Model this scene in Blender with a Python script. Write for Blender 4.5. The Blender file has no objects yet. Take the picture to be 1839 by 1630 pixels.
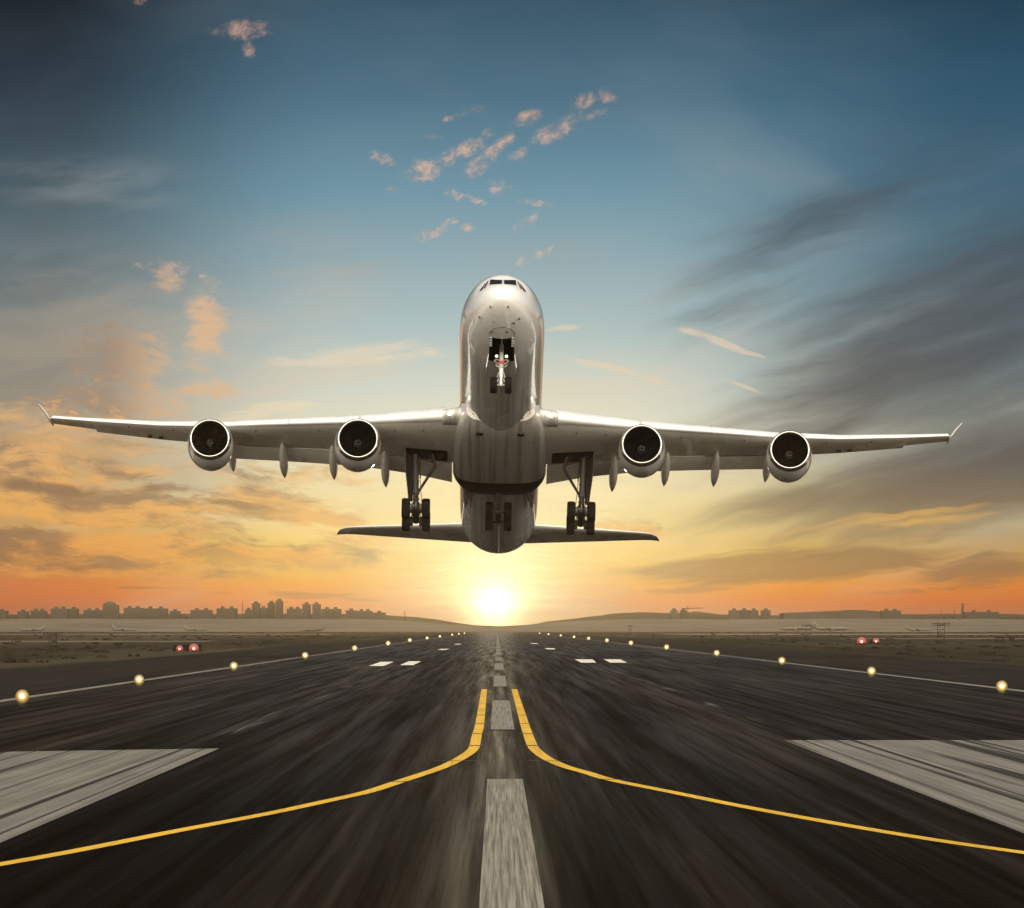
import bpy, bmesh, math, random
from mathutils import Vector, Matrix
from mathutils.bvhtree import BVHTree
random.seed(7)
scene = bpy.context.scene
COL = scene.collection
PI = math.pi

# ------------------------------------------------------------------ camera
F = 8000.0            # focal length in photo pixels (photo 1839 x 1630)
H = 2.0               # camera height above the runway
VX, VY = 893.0, 1129.0   # where the runway vanishes in the photo
cam = bpy.data.cameras.new('camera')
camo = bpy.data.objects.new('camera', cam); COL.objects.link(camo)
cam.sensor_width = 36.0
cam.lens = 36.0 * F / 1839.0
cam.shift_x = (919.5 - VX) / 1839.0
cam.shift_y = (VY - 815.0) / 1839.0
cam.clip_start = 0.5
cam.clip_end = 40000.0
camo.location = (0, 0, H)
camo.rotation_euler = (PI / 2, 0, 0)
scene.camera = camo

# ------------------------------------------------------------------ colour management
vs = scene.view_settings
vs.view_transform = 'Standard'
vs.look = 'None'
vs.gamma = 1.0
vs.exposure = 0.0
vs.use_curve_mapping = False
cy = scene.cycles
cy.max_bounces = 6
cy.volume_bounces = 0
cy.transparent_max_bounces = 8
cy.caustics_reflective = False
cy.caustics_refractive = False
cy.sample_clamp_indirect = 4.0
cy.sample_clamp_direct = 0.0


def lin(c):
    c = c / 255.0
    return c / 12.92 if c <= 0.04045 else ((c + 0.055) / 1.055) ** 2.4


def rgb(r, g, b):
    return (lin(r), lin(g), lin(b), 1.0)


# ------------------------------------------------------------------ small node language
class NT:
    def __init__(self, nt):
        self.nt = nt

    def new(self, t, **kw):
        n = self.nt.nodes.new(t)
        for k, v in kw.items():
            setattr(n, k, v)
        return n

    def put(self, sock, v):
        if hasattr(v, 'is_output'):
            self.nt.links.new(v, sock)
        else:
            sock.default_value = v

    def m(self, op, a, b=None, c=None, clamp=False):
        n = self.new('ShaderNodeMath', operation=op, use_clamp=clamp)
        self.put(n.inputs[0], a)
        if b is not None:
            self.put(n.inputs[1], b)
        if c is not None:
            self.put(n.inputs[2], c)
        return n.outputs[0]

    def add(self, a, b): return self.m('ADD', a, b)
    def sub(self, a, b): return self.m('SUBTRACT', a, b)
    def mul(self, a, b): return self.m('MULTIPLY', a, b)
    def mx(self, a, b): return self.m('MAXIMUM', a, b)

    def mulall(self, *a):
        r = a[0]
        for x in a[1:]:
            r = self.mul(r, x)
        return r

    def step(self, x, a, b, lo=0.0, hi=1.0, smooth=True):
        n = self.new('ShaderNodeMapRange', interpolation_type='SMOOTHSTEP' if smooth else 'LINEAR', clamp=True)
        self.put(n.inputs[0], x)
        for i, v in enumerate((a, b, lo, hi)):
            self.put(n.inputs[i + 1], v)
        return n.outputs[0]

    def xyz(self, x, y, z):
        n = self.new('ShaderNodeCombineXYZ')
        for i, v in enumerate((x, y, z)):
            self.put(n.inputs[i], v)
        return n.outputs[0]

    def sep(self, v):
        n = self.new('ShaderNodeSeparateXYZ')
        self.put(n.inputs[0], v)
        return n.outputs

    def noise(self, vec, scale=1.0, detail=4.0, rough=0.5, lac=2.0, dist=0.0):
        n = self.new('ShaderNodeTexNoise')
        self.put(n.inputs['Vector'], vec)
        n.inputs['Scale'].default_value = scale
        n.inputs['Detail'].default_value = detail
        n.inputs['Roughness'].default_value = rough
        n.inputs['Lacunarity'].default_value = lac
        n.inputs['Distortion'].default_value = dist
        return n.outputs[0]

    def ramp(self, fac, stops, interp='LINEAR'):
        n = self.new('ShaderNodeValToRGB')
        cr = n.color_ramp
        cr.interpolation = interp
        while len(cr.elements) < len(stops):
            cr.elements.new(0.5)
        for e, (p, c) in zip(cr.elements, stops):
            e.position = p
            e.color = c
        self.put(n.inputs[0], fac)
        return n.outputs[0]

    def mix(self, f, a, b, blend='MIX'):
        n = self.new('ShaderNodeMix', data_type='RGBA', blend_type=blend)
        self.put(n.inputs[0], f)
        self.put(n.inputs[6], a)
        self.put(n.inputs[7], b)
        return n.outputs[2]

    def place(self, vec, px, py, rx, ry, deg=0.0):
        """vector mapped so that the ellipse centred at (px,py) with radii rx, ry becomes the unit circle"""
        n = self.new('ShaderNodeMapping', vector_type='TEXTURE')
        self.put(n.inputs[0], vec)
        n.inputs[1].default_value = (px, py, 0)
        n.inputs[2].default_value = (0, 0, math.radians(deg))
        n.inputs[3].default_value = (rx, ry, 1)
        return n.outputs[0]

    def blob(self, vec, px, py, rx, ry, deg=0.0, edge=0.0):
        v = self.place(vec, px, py, rx, ry, deg)
        n = self.new('ShaderNodeVectorMath', operation='LENGTH')
        self.put(n.inputs[0], v)
        return self.step(n.outputs['Value'], edge, 1.0, 1.0, 0.0)


# ------------------------------------------------------------------ sun
SUN_EL = math.radians(0.34)
SUN_AZ = math.radians(-0.035)          # east of +Y
sun = bpy.data.lights.new('sun', 'SUN')
sun.energy = 0.12
sun.angle = math.radians(0.5)
sun.color = (1.0, 0.82, 0.55)
suno = bpy.data.objects.new('sun', sun); COL.objects.link(suno)
suno.rotation_euler = (-(PI / 2 - SUN_EL), 0, -SUN_AZ)
suno.location = (0, 200, 60)

# ------------------------------------------------------------------ world: sunset sky
world = bpy.data.worlds.new('World')
scene.world = world
world.use_nodes = True
wt = world.node_tree
wt.nodes.clear()
W = NT(wt)
tc = W.new('ShaderNodeTexCoord')
D = tc.outputs['Generated']
dx, dy, dz = W.sep(D)
az = W.m('ARCTAN2', dx, dy)
el = W.m('ARCSINE', dz)
U = W.mul(az, F)                       # azimuth and elevation in units of 1/8000 rad
E = W.mul(el, F)
X = W.add(U, VX)                       # same unit, offsets chosen so numbers are easy to read
Y = W.sub(VY, E)
P = W.xyz(X, Y, 0.0)
# gentle domain warp shared by all cloud layers
wn = W.new('ShaderNodeTexNoise')
W.put(wn.inputs['Vector'], P)
wn.inputs['Scale'].default_value = 0.006
wn.inputs['Detail'].default_value = 3
wv = W.new('ShaderNodeVectorMath', operation='MULTIPLY_ADD')
W.put(wv.inputs[0], wn.outputs['Color'])
wv.inputs[1].default_value = (90, 60, 0)
wv.inputs[2].default_value = (-45, -30, 0)
wa = W.new('ShaderNodeVectorMath', operation='ADD')
W.put(wa.inputs[0], P); W.put(wa.inputs[1], wv.outputs[0])
PW = wa.outputs[0]


def vr(*st):
    """vertical ramp: stops (photo y, colour)"""
    f = W.step(Y, -200.0, 1140.0, 0, 1, smooth=False)
    return W.ramp(f, [((y + 200.0) / 1340.0, rgb(*c)) for y, c in st])


def gmask(*bl):
    r = None
    q = P
    for k, b in enumerate(bl):
        if k and k % 3 == 0:            # evaluate in short runs, so the shader fits its stack
            n = W.new('ShaderNodeVectorMath', operation='MULTIPLY_ADD')
            W.put(n.inputs[0], r)
            n.inputs[1].default_value = (1e-5, 0, 0)
            W.put(n.inputs[2], P)
            q = n.outputs[0]
        v = W.mul(W.blob(q, *b[:5]), b[5])
        r = v if r is None else W.mx(r, v)
    return r


centre = vr((-200, (30, 52, 72)), (0, (50, 82, 102)), (180, (72, 112, 134)), (350, (104, 148, 168)), (480, (138, 170, 182)),
            (600, (164, 190, 196)), (700, (200, 212, 206)), (790, (230, 226, 202)), (870, (240, 224, 174)), (940, (252, 222, 140)),
            (1000, (255, 206, 80)), (1050, (254, 164, 20)), (1085, (250, 122, 6)), (1108, (238, 96, 4)), (1130, (200, 80, 10)))
left = vr((-200, (12, 20, 28)), (0, (22, 32, 42)), (160, (38, 54, 68)), (300, (62, 82, 94)), (440, (88, 108, 116)),
          (560, (112, 122, 122)), (680, (138, 136, 126)), (790, (166, 150, 126)), (870, (196, 162, 116)), (950, (205, 158, 96)),
          (1020, (208, 130, 58)), (1065, (226, 98, 10)), (1095, (206, 66, 3)), (1130, (150, 66, 30)))
right = vr((-200, (18, 38, 54)), (0, (30, 62, 82)), (160, (42, 84, 108)), (330, (60, 98, 120)), (480, (78, 110, 126)),
           (600, (96, 118, 126)), (720, (116, 128, 126)), (850, (138, 138, 124)), (930, (182, 166, 116)), (1000, (200, 152, 84)),
           (1055, (228, 122, 16)), (1090, (214, 82, 5)), (1130, (150, 66, 26)))
wl = W.step(X, 60.0, 640.0, 1, 0)
wr = W.step(X, 1100.0, 1800.0, 0, 1)
sky = W.mix(wr, W.mix(wl, centre, left), right)

# fine veil of thin cloud everywhere
veil = W.noise(W.place(PW, 0, 0, 420, 120, -12), 1.0, 6, 0.55)
sky = W.mix(W.mulall(W.step(veil, 0.42, 0.78), W.step(Y, 150, 620, 0.06, 0.36)), sky, W.mix(W.step(Y, 300, 800), rgb(128, 146, 158), rgb(226, 208, 176)))
veil2 = W.noise(W.place(PW, 300, 90, 700, 260, 14), 1.0, 4, 0.5)
soft = W.noise(W.place(PW, 120, 640, 480, 84, -5), 1.0, 10, 0.66)
softm = gmask((150, 600, 560, 200, 0, 1.0), (520, 680, 420, 130, -4, 1.0), (200, 340, 420, 90, 6, 0.6), (560, 480, 260, 160, 0, 0.7), (1080, 700, 360, 120, 6, 0.7))
sky = W.mix(W.mulall(W.step(W.add(soft, W.mul(softm, 0.18)), 0.46, 0.78), W.step(softm, 0, 0.6), 0.62), sky, W.mix(W.step(Y, 300, 760), rgb(134, 144, 148), W.mix(wl, rgb(222, 208, 186), rgb(176, 156, 134))))
sky = W.mix(W.mul(W.step(veil2, 0.5, 0.75), W.step(Y, 150, 520, 0.10, 0.5)), sky, W.mix(wl, rgb(150, 160, 164), rgb(124, 124, 122)))

# grey streaks fanning up over the right
sn = W.noise(W.place(PW, 900, 900, 520, 62, -17), 1.0, 5, 0.5)
sn2 = W.noise(W.place(PW, 200, 300, 150, 20, -14), 1.0, 8, 0.64)
sm = W.add(W.mul(sn, 0.78), W.mul(sn2, 0.22))


rmask = gmask((1830, 540, 900, 260, -22, 1.0), (1780, 850, 860, 165, -13, 1.05), (1600, 700, 640, 190, -18, 0.85), (1440, 905, 420, 70, -9, 1.0),
              (1500, 380, 560, 150, -25, 0.62), (1330, 545, 330, 70, -24, 0.6))
rk = W.step(W.add(sm, W.mul(rmask, 0.42)), 0.52, 1.02)
broad = W.mul(W.m('POWER', W.step(rmask, 0.0, 1.0), 1.4), W.step(sn, 0.30, 0.62, 0.25, 0.75))
greyc = W.ramp(W.step(Y, 300, 1000, 0, 1, False), [(0.0, rgb(64, 84, 98)), (0.45, rgb(76, 84, 92)), (0.75, rgb(92, 88, 84)), (0.92, rgb(134, 112, 84)), (1, rgb(150, 108, 72))])
sky = W.mix(W.mul(broad, 0.55), sky, greyc)
sky = W.mix(W.mulall(rk, W.step(rmask, 0.0, 0.45), 0.9), sky, greyc)
# streaks, low right, between amber light
ln = W.noise(W.place(PW, 500, 0, 460, 40, -7), 1.0, 5, 0.52)
lmask = gmask((1500, 1005, 620, 66, -4, 1.0), (1280, 1020, 330, 40, -3, 0.9), (1760, 1030, 300, 50, -3, 0.9))
lk = W.step(W.add(ln, W.mul(lmask, 0.34)), 0.60, 0.80)
sky = W.mix(W.mulall(lk, W.step(lmask, 0, 0.4), 0.72), sky, rgb(136, 100, 68))
lk2 = W.step(ln, 0.55, 0.70)
amber = gmask((1640, 935, 420, 50, -7, 1.0), (1300, 985, 420, 60, -6, 0.8), (1500, 1065, 520, 34, -3, 0.8))
sky = W.mix(W.mulall(lk2, amber, 0.62), sky, rgb(250, 190, 96))

# warm cloud bank over the left
bn = W.noise(W.place(PW, 0, 0, 150, 40, 4), 1.0, 10, 0.68)
bn2 = W.noise(W.place(PW, 777, 333, 190, 54, 6), 1.0, 9, 0.66)
bmask = gmask((60, 830, 420, 120, 4, 0.9), (150, 905, 520, 90, 5, 1.0), (480, 905, 260, 52, 7, 1.0), (160, 1000, 420, 70, 3, 1.0), (620, 935, 110, 26, 3, 0.8),
              (330, 985, 330, 80, 4, 0.8), (60, 760, 330, 70, 2, 0.6), (560, 1000, 280, 56, 3, 0.75), (520, 850, 300, 60, 5, 0.55), (660, 960, 170, 40, 3, 0.6), (1120, 950, 220, 40, -4, 0.5))
bk = W.step(W.add(bn, W.mul(bmask, 0.36)), 0.56, 0.80)
shade = W.step(bn2, 0.42, 0.62)
lit = W.ramp(W.step(Y, 740, 1060, 0, 1, False), [(0, rgb(226, 176, 122)), (0.5, rgb(240, 176, 92)), (1, rgb(236, 152, 66))])
drk = W.ramp(W.step(Y, 740, 1060, 0, 1, False), [(0, rgb(146, 124, 106)), (0.5, rgb(150, 116, 84)), (1, rgb(144, 96, 62))])
sky = W.mix(W.mulall(bk, W.step(bmask, 0, 0.4), 0.86), sky, W.mix(shade, lit, drk))
core = gmask((330, 878, 150, 26, 8, 1.0), (210, 1010, 200, 22, 3, 1.0), (90, 880, 150, 20, 6, 0.9), (430, 905, 150, 14, 8, 0.9), (60, 960, 130, 30, 4, 0.9))
sky = W.mix(W.mulall(W.step(W.add(bn, W.mul(core, 0.3)), 0.56, 0.74), W.step(core, 0, 0.5), 0.7), sky, rgb(142, 108, 82))
gold = gmask((560, 925, 130, 22, 6, 1.0), (120, 800, 170, 26, 8, 0.6), (150, 930, 220, 16, 3, 0.8), (470, 1010, 220, 40, 4, 0.7))
sky = W.mix(W.mulall(W.step(bn2, 0.42, 0.62), gold, 0.8), sky, rgb(252, 192, 96))

# tall soft tower, upper left of the wing
tn = W.noise(W.place(PW, 0, 0, 60, 26, 14), 1.0, 9, 0.70)
tmask = gmask((215, 650, 150, 130, 0, 1.0), (370, 590, 70, 130, 6, 1.0), (300, 500, 60, 50, 0, 0.75), (200, 720, 240, 70, 3, 1.1), (380, 700, 110, 34, 0, 0.8), (250, 610, 80, 40, 0, .8))
tk = W.step(W.add(tn, W.mul(tmask, 0.40)), 0.58, 0.90)
tl = W.mix(W.step(X, 180, 330), rgb(158, 136, 118), rgb(224, 182, 142))
tl = W.mix(W.mul(W.step(tn, 0.5, 0.68), W.step(Y, 640, 720)), tl, rgb(232, 170, 108))
sky = W.mix(W.mulall(tk, W.step(tmask, 0, 0.5), 0.85), sky, tl)

# cream bands beside the fuselage
cn = W.noise(W.place(PW, 50, 90, 200, 26, -7), 1.0, 9, 0.66)
cmask = gmask((640, 640, 260, 40, -6, 1.0), (560, 760, 200, 40, -3, 0.9), (480, 740, 160, 30, -6, 0.8), (690, 800, 160, 60, 0, 0.7), (1040, 900, 220, 60, -4, 0.9), (1160, 840, 160, 40, -4, 0.7))
ck = W.step(W.add(cn, W.mul(cmask, 0.26)), 0.56, 0.76)
sky = W.mix(W.mulall(ck, W.step(cmask, 0, 0.5), 0.7), sky, W.mix(W.step(Y, 600, 900), rgb(224, 210, 190), rgb(255, 232, 178)))
# thin diagonal wisps right of the nose
wk = W.noise(W.place(PW, 11, 5, 120, 12, 20), 1.0, 6, 0.6)
wmask = gmask((1245, 598, 46, 12, 14, 0.7), (1300, 618, 84, 11, 22, 1.0), (1345, 636, 50, 8, 12, 0.8), (1090, 660, 110, 12, 12, 0.9), (1170, 682, 60, 9, 14, .7), (1340, 696, 62, 10, 18, 0.6), (1010, 590, 60, 10, -6, 0.8))
sky = W.mix(W.mulall(W.step(W.add(wk, W.mul(wmask, 0.45)), 0.5, 0.85), W.step(wmask, 0, 0.5), 0.62), sky, rgb(228, 204, 180))

# little peach flocks high in the blue
pn = W.noise(W.place(PW, 0, 0, 30, 19, -28), 1.0, 8, 0.68)
pe = W.noise(W.place(PW, 5, 9, 11, 8, -20), 1.0, 5, 0.65)
flock = gmask(
    (762, 308, 66, 34.1, -12, 1), (800, 290, 45, 24.8, -25, 0.8), (686, 288, 45, 20.15, 22, 0.85), (702, 342, 21, 10.85, 0, 0.9), (838, 270, 60, 24.8, -20, 1), (878, 242, 22.5, 13.95, 0, 0.9),
    (858, 300, 45, 27.9, -35, 1), (888, 275, 54, 21.7, -48, 1), (912, 252, 27, 18.6, -60, 0.9), (932, 280, 39, 20.15, -18, 0.75), (948, 216, 48, 24.8, -12, 0.9),
    (998, 238, 69, 29.45, -24, 1), (1048, 186, 48, 23.25, -25, 0.9), (1090, 176, 33, 27.9, 0, 0.8), (808, 214, 27, 12.4, -14, 0.85), (850, 202, 51, 15.5, -12, 0.55),
    (776, 248, 30, 13.95, 0, 0.65), (818, 352, 36, 15.5, 10, 0.85), (856, 362, 39, 12.4, 22, 0.65), (900, 340, 51, 27.9, 10, 0.5), (960, 366, 54, 12.4, 6, 0.6),
    (776, 420, 51, 15.5, -18, 0.95), (800, 402, 30, 12.4, -20, 0.85), (842, 411, 22.5, 15.5, 0, 1.1), (818, 402, 13.5, 9.3, 0, 0.9), (750, 430, 21, 9.3, 30, 0.8),
    (945, 400, 54, 18.6, -32, 0.55), (962, 460, 90, 17.05, -22, 0.55), (434, 62, 81, 31, -3, 1), (446, 96, 24, 27.9, 0, 0.75), (255, 14, 24, 15.5, 0, 0.5),
    (1060, 210, 60, 31, -10, 0.5), (310, 490, 51, 40.3, 0, 0.7), (372, 500, 24, 12.4, 0, 0.8), (380, 545, 39, 18.6, 0, 0.8), (258, 480, 33, 15.5, 0, 0.5))
ptex = W.add(W.mul(pn, 0.76), W.mul(pe, 0.24))
pk = W.step(W.add(ptex, W.mul(W.m('POWER', flock, 0.7), 0.34)), 0.58, 0.98)
puffc = W.mix(W.step(ptex, 0.42, 0.60), W.mix(W.step(Y, 60, 420), rgb(142, 124, 124), rgb(178, 158, 150)), W.mix(W.step(Y, 60, 420), rgb(198, 158, 140), rgb(232, 192, 166)))
sky = W.mix(W.mulall(pk, W.step(flock, 0, 0.45), 0.82), sky, puffc)

# low thin bars of cloud above the skyline
hn = W.noise(W.place(PW, 0, 0, 170, 9, 1), 1.0, 5, 0.55)
hmask = gmask((560, 1068, 150, 14, 2, 1.0), (640, 1076, 90, 8, 2, 0.9), (250, 1056, 90, 6, 1, 0.6), (90, 1092, 150, 6, 0, 0.8), (360, 1062, 120, 10, 2, 0.6), (1210, 1062, 220, 14, -4, 0.6), (1700, 1058, 260, 10, -3, 0.5))
sky = W.mix(W.mulall(W.step(W.add(hn, W.mul(hmask, 0.3)), 0.56, 0.74), W.step(hmask, 0, 0.5), 0.55), sky, rgb(156, 92, 62))

# glow of the sun itself
ss = W.place(P, 889, 1091, 1.08, 1)
sl = W.new('ShaderNodeVectorMath', operation='LENGTH'); W.put(sl.inputs[0], ss)
rs = sl.outputs['Value']


def expo(r, k): return W.m('POWER', 2.718, W.mul(r, -1.0 / k))


se = W.place(P, 889, 1020, 1.1, 1.12)
sle = W.new('ShaderNodeVectorMath', operation='LENGTH'); W.put(sle.inputs[0], se)
wide = expo(sle.outputs['Value'], 168.0)
sky = W.mix(W.m('MINIMUM', W.mul(wide, 1.15), 0.92), sky, (1.0, 0.85, 0.47, 1))
flare = W.step(hn, 0.3, 0.7, 0.72, 1.25)
gl = W.add(W.add(W.mul(W.m('POWER', 2.718, W.mul(W.mul(rs, rs), -1.0 / (36.0 * 36.0))), 2.6), W.mul(W.mul(expo(rs, 52.0), 1.35), flare)), W.mul(W.mul(expo(rs, 135.0), 0.36), flare))
cs = W.new('ShaderNodeVectorMath', operation='SCALE'); cs.inputs[0].default_value = (1.0, 0.80, 0.42); W.put(cs.inputs['Scale'], gl)
av = W.new('ShaderNodeVectorMath', operation='ADD'); W.put(av.inputs[0], sky); W.put(av.inputs[1], cs.outputs[0])
front = av.outputs[0]

# overhead and behind the viewer, bright sky added to light the airliner's front
up = W.new('ShaderNodeVectorMath', operation='DOT_PRODUCT')
W.put(up.inputs[0], D)
up.inputs[1].default_value = Vector((0.08, -0.88, 0.46)).normalized()
back = W.step(up.outputs['Value'], -0.2, 0.98)
backc = W.ramp(back, [(0, (0.05, 0.09, 0.14, 1)), (0.35, (0.42, 0.43, 0.41, 1)), (0.7, (2.9, 2.65, 2.25, 1)), (1, (3.9, 3.5, 2.9, 1))])
nf = W.mx(W.step(E, 1180.0, 2600.0), W.step(W.m('ABSOLUTE', U), 1700.0, 6000.0))
# the physical twilight sky fills in the rest of the dome
nish = W.new('ShaderNodeTexSky', sky_type='NISHITA')
nish.sun_disc = False
nish.sun_elevation = SUN_EL
nish.sun_rotation = SUN_AZ
ns = W.new('ShaderNodeVectorMath', operation='SCALE'); W.put(ns.inputs[0], nish.outputs[0]); ns.inputs['Scale'].default_value = 0.05
tot = W.new('ShaderNodeVectorMath', operation='ADD'); W.put(tot.inputs[0], backc); W.put(tot.inputs[1], ns.outputs[0])
bg1 = W.new('ShaderNodeBackground'); W.put(bg1.inputs[0], front)
bg2 = W.new('ShaderNodeBackground'); W.put(bg2.inputs[0], tot.outputs[0])
ms = W.new('ShaderNodeMixShader')
W.put(ms.inputs[0], nf)
wt.links.new(bg1.outputs[0], ms.inputs[1])
wt.links.new(bg2.outputs[0], ms.inputs[2])
wo = W.new('ShaderNodeOutputWorld')
wt.links.new(ms.outputs[0], wo.inputs[0])
world.cycles.sampling_method = 'MANUAL'
world.cycles.sample_map_resolution = 1024


# ------------------------------------------------------------------ mesh helpers
def at(px, py):
    """point on the ground seen at a photo pixel"""
    v = py - VY
    return ((px - VX) / v * H, F * H / v)


class MB:
    def __init__(self):
        self.v, self.f, self.mi = [], [], []

    def quad(self, a, b, c, d, m=0):
        i = len(self.v)
        self.v += [tuple(a), tuple(b), tuple(c), tuple(d)]
        self.f.append((i, i + 1, i + 2, i + 3)); self.mi.append(m)

    def poly(self, pts, m=0):
        i = len(self.v)
        self.v += [tuple(p) for p in pts]
        self.f.append(tuple(range(i, i + len(pts)))); self.mi.append(m)

    def box(self, x0, x1, y0, y1, z0, z1, m=0, taper=0.0):
        i = len(self.v)
        t = taper
        self.v += [(x0, y0, z0), (x1, y0, z0), (x1, y1, z0), (x0, y1, z0),
                   (x0 + t, y0 + t, z1), (x1 - t, y0 + t, z1), (x1 - t, y1 - t, z1), (x0 + t, y1 - t, z1)]
        for q in ((3, 2, 1, 0), (4, 5, 6, 7), (0, 1, 5, 4), (1, 2, 6, 5), (2, 3, 7, 6), (3, 0, 4, 7)):
            self.f.append(tuple(i + k for k in q)); self.mi.append(m)

    def loft(self, secs, m=0, closed=True, caps=True, mfun=None):
        i = len(self.v)
        n = len(secs[0])
        for s in secs:
            self.v += [tuple(p) for p in s]
        for a in range(len(secs) - 1):
            for b in range(n if closed else n - 1):
                c = (b + 1) % n
                self.f.append((i + a * n + b, i + a * n + c, i + (a + 1) * n + c, i + (a + 1) * n + b))
                self.mi.append(mfun(a, b) if mfun else m)
        if caps and closed:
            self.f.append(tuple(i + b for b in reversed(range(n)))); self.mi.append(mfun(0, 0) if mfun else m)
            self.f.append(tuple(i + (len(secs) - 1) * n + b for b in range(n))); self.mi.append(mfun(len(secs) - 2, 0) if mfun else m)

    def tube(self, pts, r, seg=12, m=0, caps=True):
        pts = [Vector(p) for p in pts]
        rs = r if isinstance(r, (list, tuple)) else [r] * len(pts)
        secs = []
        for k, p in enumerate(pts):
            d = (pts[min(k + 1, len(pts) - 1)] - pts[max(k - 1, 0)]).normalized()
            ref = Vector((1, 0, 0)) if abs(d.x) < 0.8 else Vector((0, 0, 1))
            a = d.cross(ref).normalized(); b = d.cross(a)
            secs.append([p + a * (math.cos(t) * rs[k]) + b * (math.sin(t) * rs[k]) for t in [2 * PI * q / seg for q in range(seg)]])
        self.loft(secs, m, True, caps)

    def lathe(self, prof, o=(0, 0, 0), axis='y', seg=48, m=0, mfun=None):
        """prof: (along, radius) pairs"""
        secs = []
        for a, r in prof:
            ring = []
            for q in range(seg):
                t = 2 * PI * q / seg
                c, s = math.cos(t) * r, math.sin(t) * r
                p = {'y': (c, a, s), 'x': (a, c, s), 'z': (c, s, a)}[axis]
                ring.append((p[0] + o[0], p[1] + o[1], p[2] + o[2]))
            secs.append(ring)
        self.loft(secs, m, True, False, mfun)

    def build(self, name, mats, parent=None, smooth=True, angle=40, fix=True, loc=None):
        me = bpy.data.meshes.new(name)
        me.from_pydata(self.v, [], self.f)
        for mt in (mats if isinstance(mats, (list, tuple)) else [mats]):
            me.materials.append(mt)
        me.polygons.foreach_set('material_index', self.mi)
        if fix:
            b = bmesh.new(); b.from_mesh(me)
            bmesh.ops.remove_doubles(b, verts=b.verts, dist=1e-5)
            bmesh.ops.recalc_face_normals(b, faces=b.faces)
            b.to_mesh(me); b.free()
        if smooth:
            me.polygons.foreach_set('use_smooth', [True] * len(me.polygons))
            me.set_sharp_from_angle(angle=math.radians(angle))
        me.update()
        o = bpy.data.objects.new(name, me); COL.objects.link(o)
        if parent: o.parent = parent
        if loc: o.location = loc
        return o


def build_split(mb, name, mats, parent=None, **kw):
    """every loose piece of mb becomes an object of its own"""
    par = list(range(len(mb.v)))

    def find(i):
        while par[i] != i:
            par[i] = par[par[i]]; i = par[i]
        return i
    for f in mb.f:
        for k in f[1:]:
            par[find(k)] = find(f[0])
    groups = {}
    for f, mi in zip(mb.f, mb.mi):
        groups.setdefault(find(f[0]), []).append((f, mi))
    out = []
    for fs in groups.values():
        idx = {}
        p = MB()
        for f, mi in fs:
            g = []
            for k in f:
                if k not in idx:
                    idx[k] = len(p.v); p.v.append(mb.v[k])
                g.append(idx[k])
            p.f.append(tuple(g)); p.mi.append(mi)
        out.append(p.build(name, mats, parent, **kw))
    return out


def tag(o, label=None, cat=None, group=None, kind=None):
    if label: o['label'] = label
    if cat: o['category'] = cat
    if group: o['group'] = group
    if kind: o['kind'] = kind
    return o


def empty(name, loc=(0, 0, 0), rot=(0, 0, 0)):
    o = bpy.data.objects.new(name, None); COL.objects.link(o)
    o.location = loc; o.rotation_euler = rot
    o.empty_display_size = 0.5
    return o


def copy_tree(o, parent=None):
    c = o.copy(); COL.objects.link(c)
    if parent: c.parent = parent
    for ch in list(o.children):
        copy_tree(ch, c)
    return c


# ------------------------------------------------------------------ materials
def mat(name, col, rough=0.5, metal=0.0, spec=0.5, coat=0.0, coat_rough=0.05, emit=None, estr=0.0):
    m = bpy.data.materials.new(name)
    m.use_nodes = True
    b = m.node_tree.nodes['Principled BSDF']
    b.inputs['Base Color'].default_value = (*col[:3], 1)
    b.inputs['Roughness'].default_value = rough
    b.inputs['Metallic'].default_value = metal
    b.inputs['Specular IOR Level'].default_value = spec
    b.inputs['Coat Weight'].default_value = coat
    b.inputs['Coat Roughness'].default_value = coat_rough
    if emit:
        b.inputs['Emission Color'].default_value = (*emit[:3], 1)
        b.inputs['Emission Strength'].default_value = estr
    return m


def nmat(name, rough=0.5, metal=0.0, spec=0.5, coat=0.0):
    m = mat(name, (0.5, 0.5, 0.5), rough, metal, spec, coat)
    N = NT(m.node_tree)
    b = m.node_tree.nodes['Principled BSDF']
    g = N.new('ShaderNodeNewGeometry').outputs['Position']
    return m, N, b, g


def vscale(N, v, s, loc=(0, 0, 0)):
    n = N.new('ShaderNodeMapping')
    N.put(n.inputs[0], v)
    n.inputs[1].default_value = loc
    n.inputs[3].default_value = s
    return n.outputs[0]


def bump(N, b, h, dist, strength=1.0):
    n = N.new('ShaderNodeBump')
    n.inputs['Strength'].default_value = strength
    n.inputs['Distance'].default_value = dist
    N.put(n.inputs['Height'], h)
    N.put(b.inputs['Normal'], n.outputs[0])


# runway asphalt: grain, long rubber streaks, patches, pale scuffs along the seams
asphalt, N, b, G = nmat('runway_asphalt', 0.6, 0, 0.16)
s1 = N.noise(vscale(N, G, (2.8, 0.020, 1)), 1.0, 7, 0.66)
s2 = N.noise(vscale(N, G, (0.55, 0.010, 1), (9, 3, 0)), 1.0, 4, 0.55)
s3 = N.noise(vscale(N, G, (11.0, 0.07, 1), (2, 7, 0)), 1.0, 5, 0.65)
patch = N.noise(vscale(N, G, (0.35, 0.05, 1), (40, 3, 0)), 1.0, 3, 0.5)
grain = N.noise(G, 38.0, 3, 0.7)
gx, gy, gz = N.sep(G)
base = N.ramp(N.add(N.mul(s1, 0.55), N.mul(s3, 0.45)), [(0.36, (0.0028, 0.0018, 0.0008, 1)), (0.5, (0.0125, 0.0076, 0.0030, 1)), (0.66, (0.040, 0.0256, 0.0108, 1))])
base = N.mix(N.step(s2, 0.40, 0.62, 0.75, 0.0), base, (0.004, 0.0032, 0.0023, 1))
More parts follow.
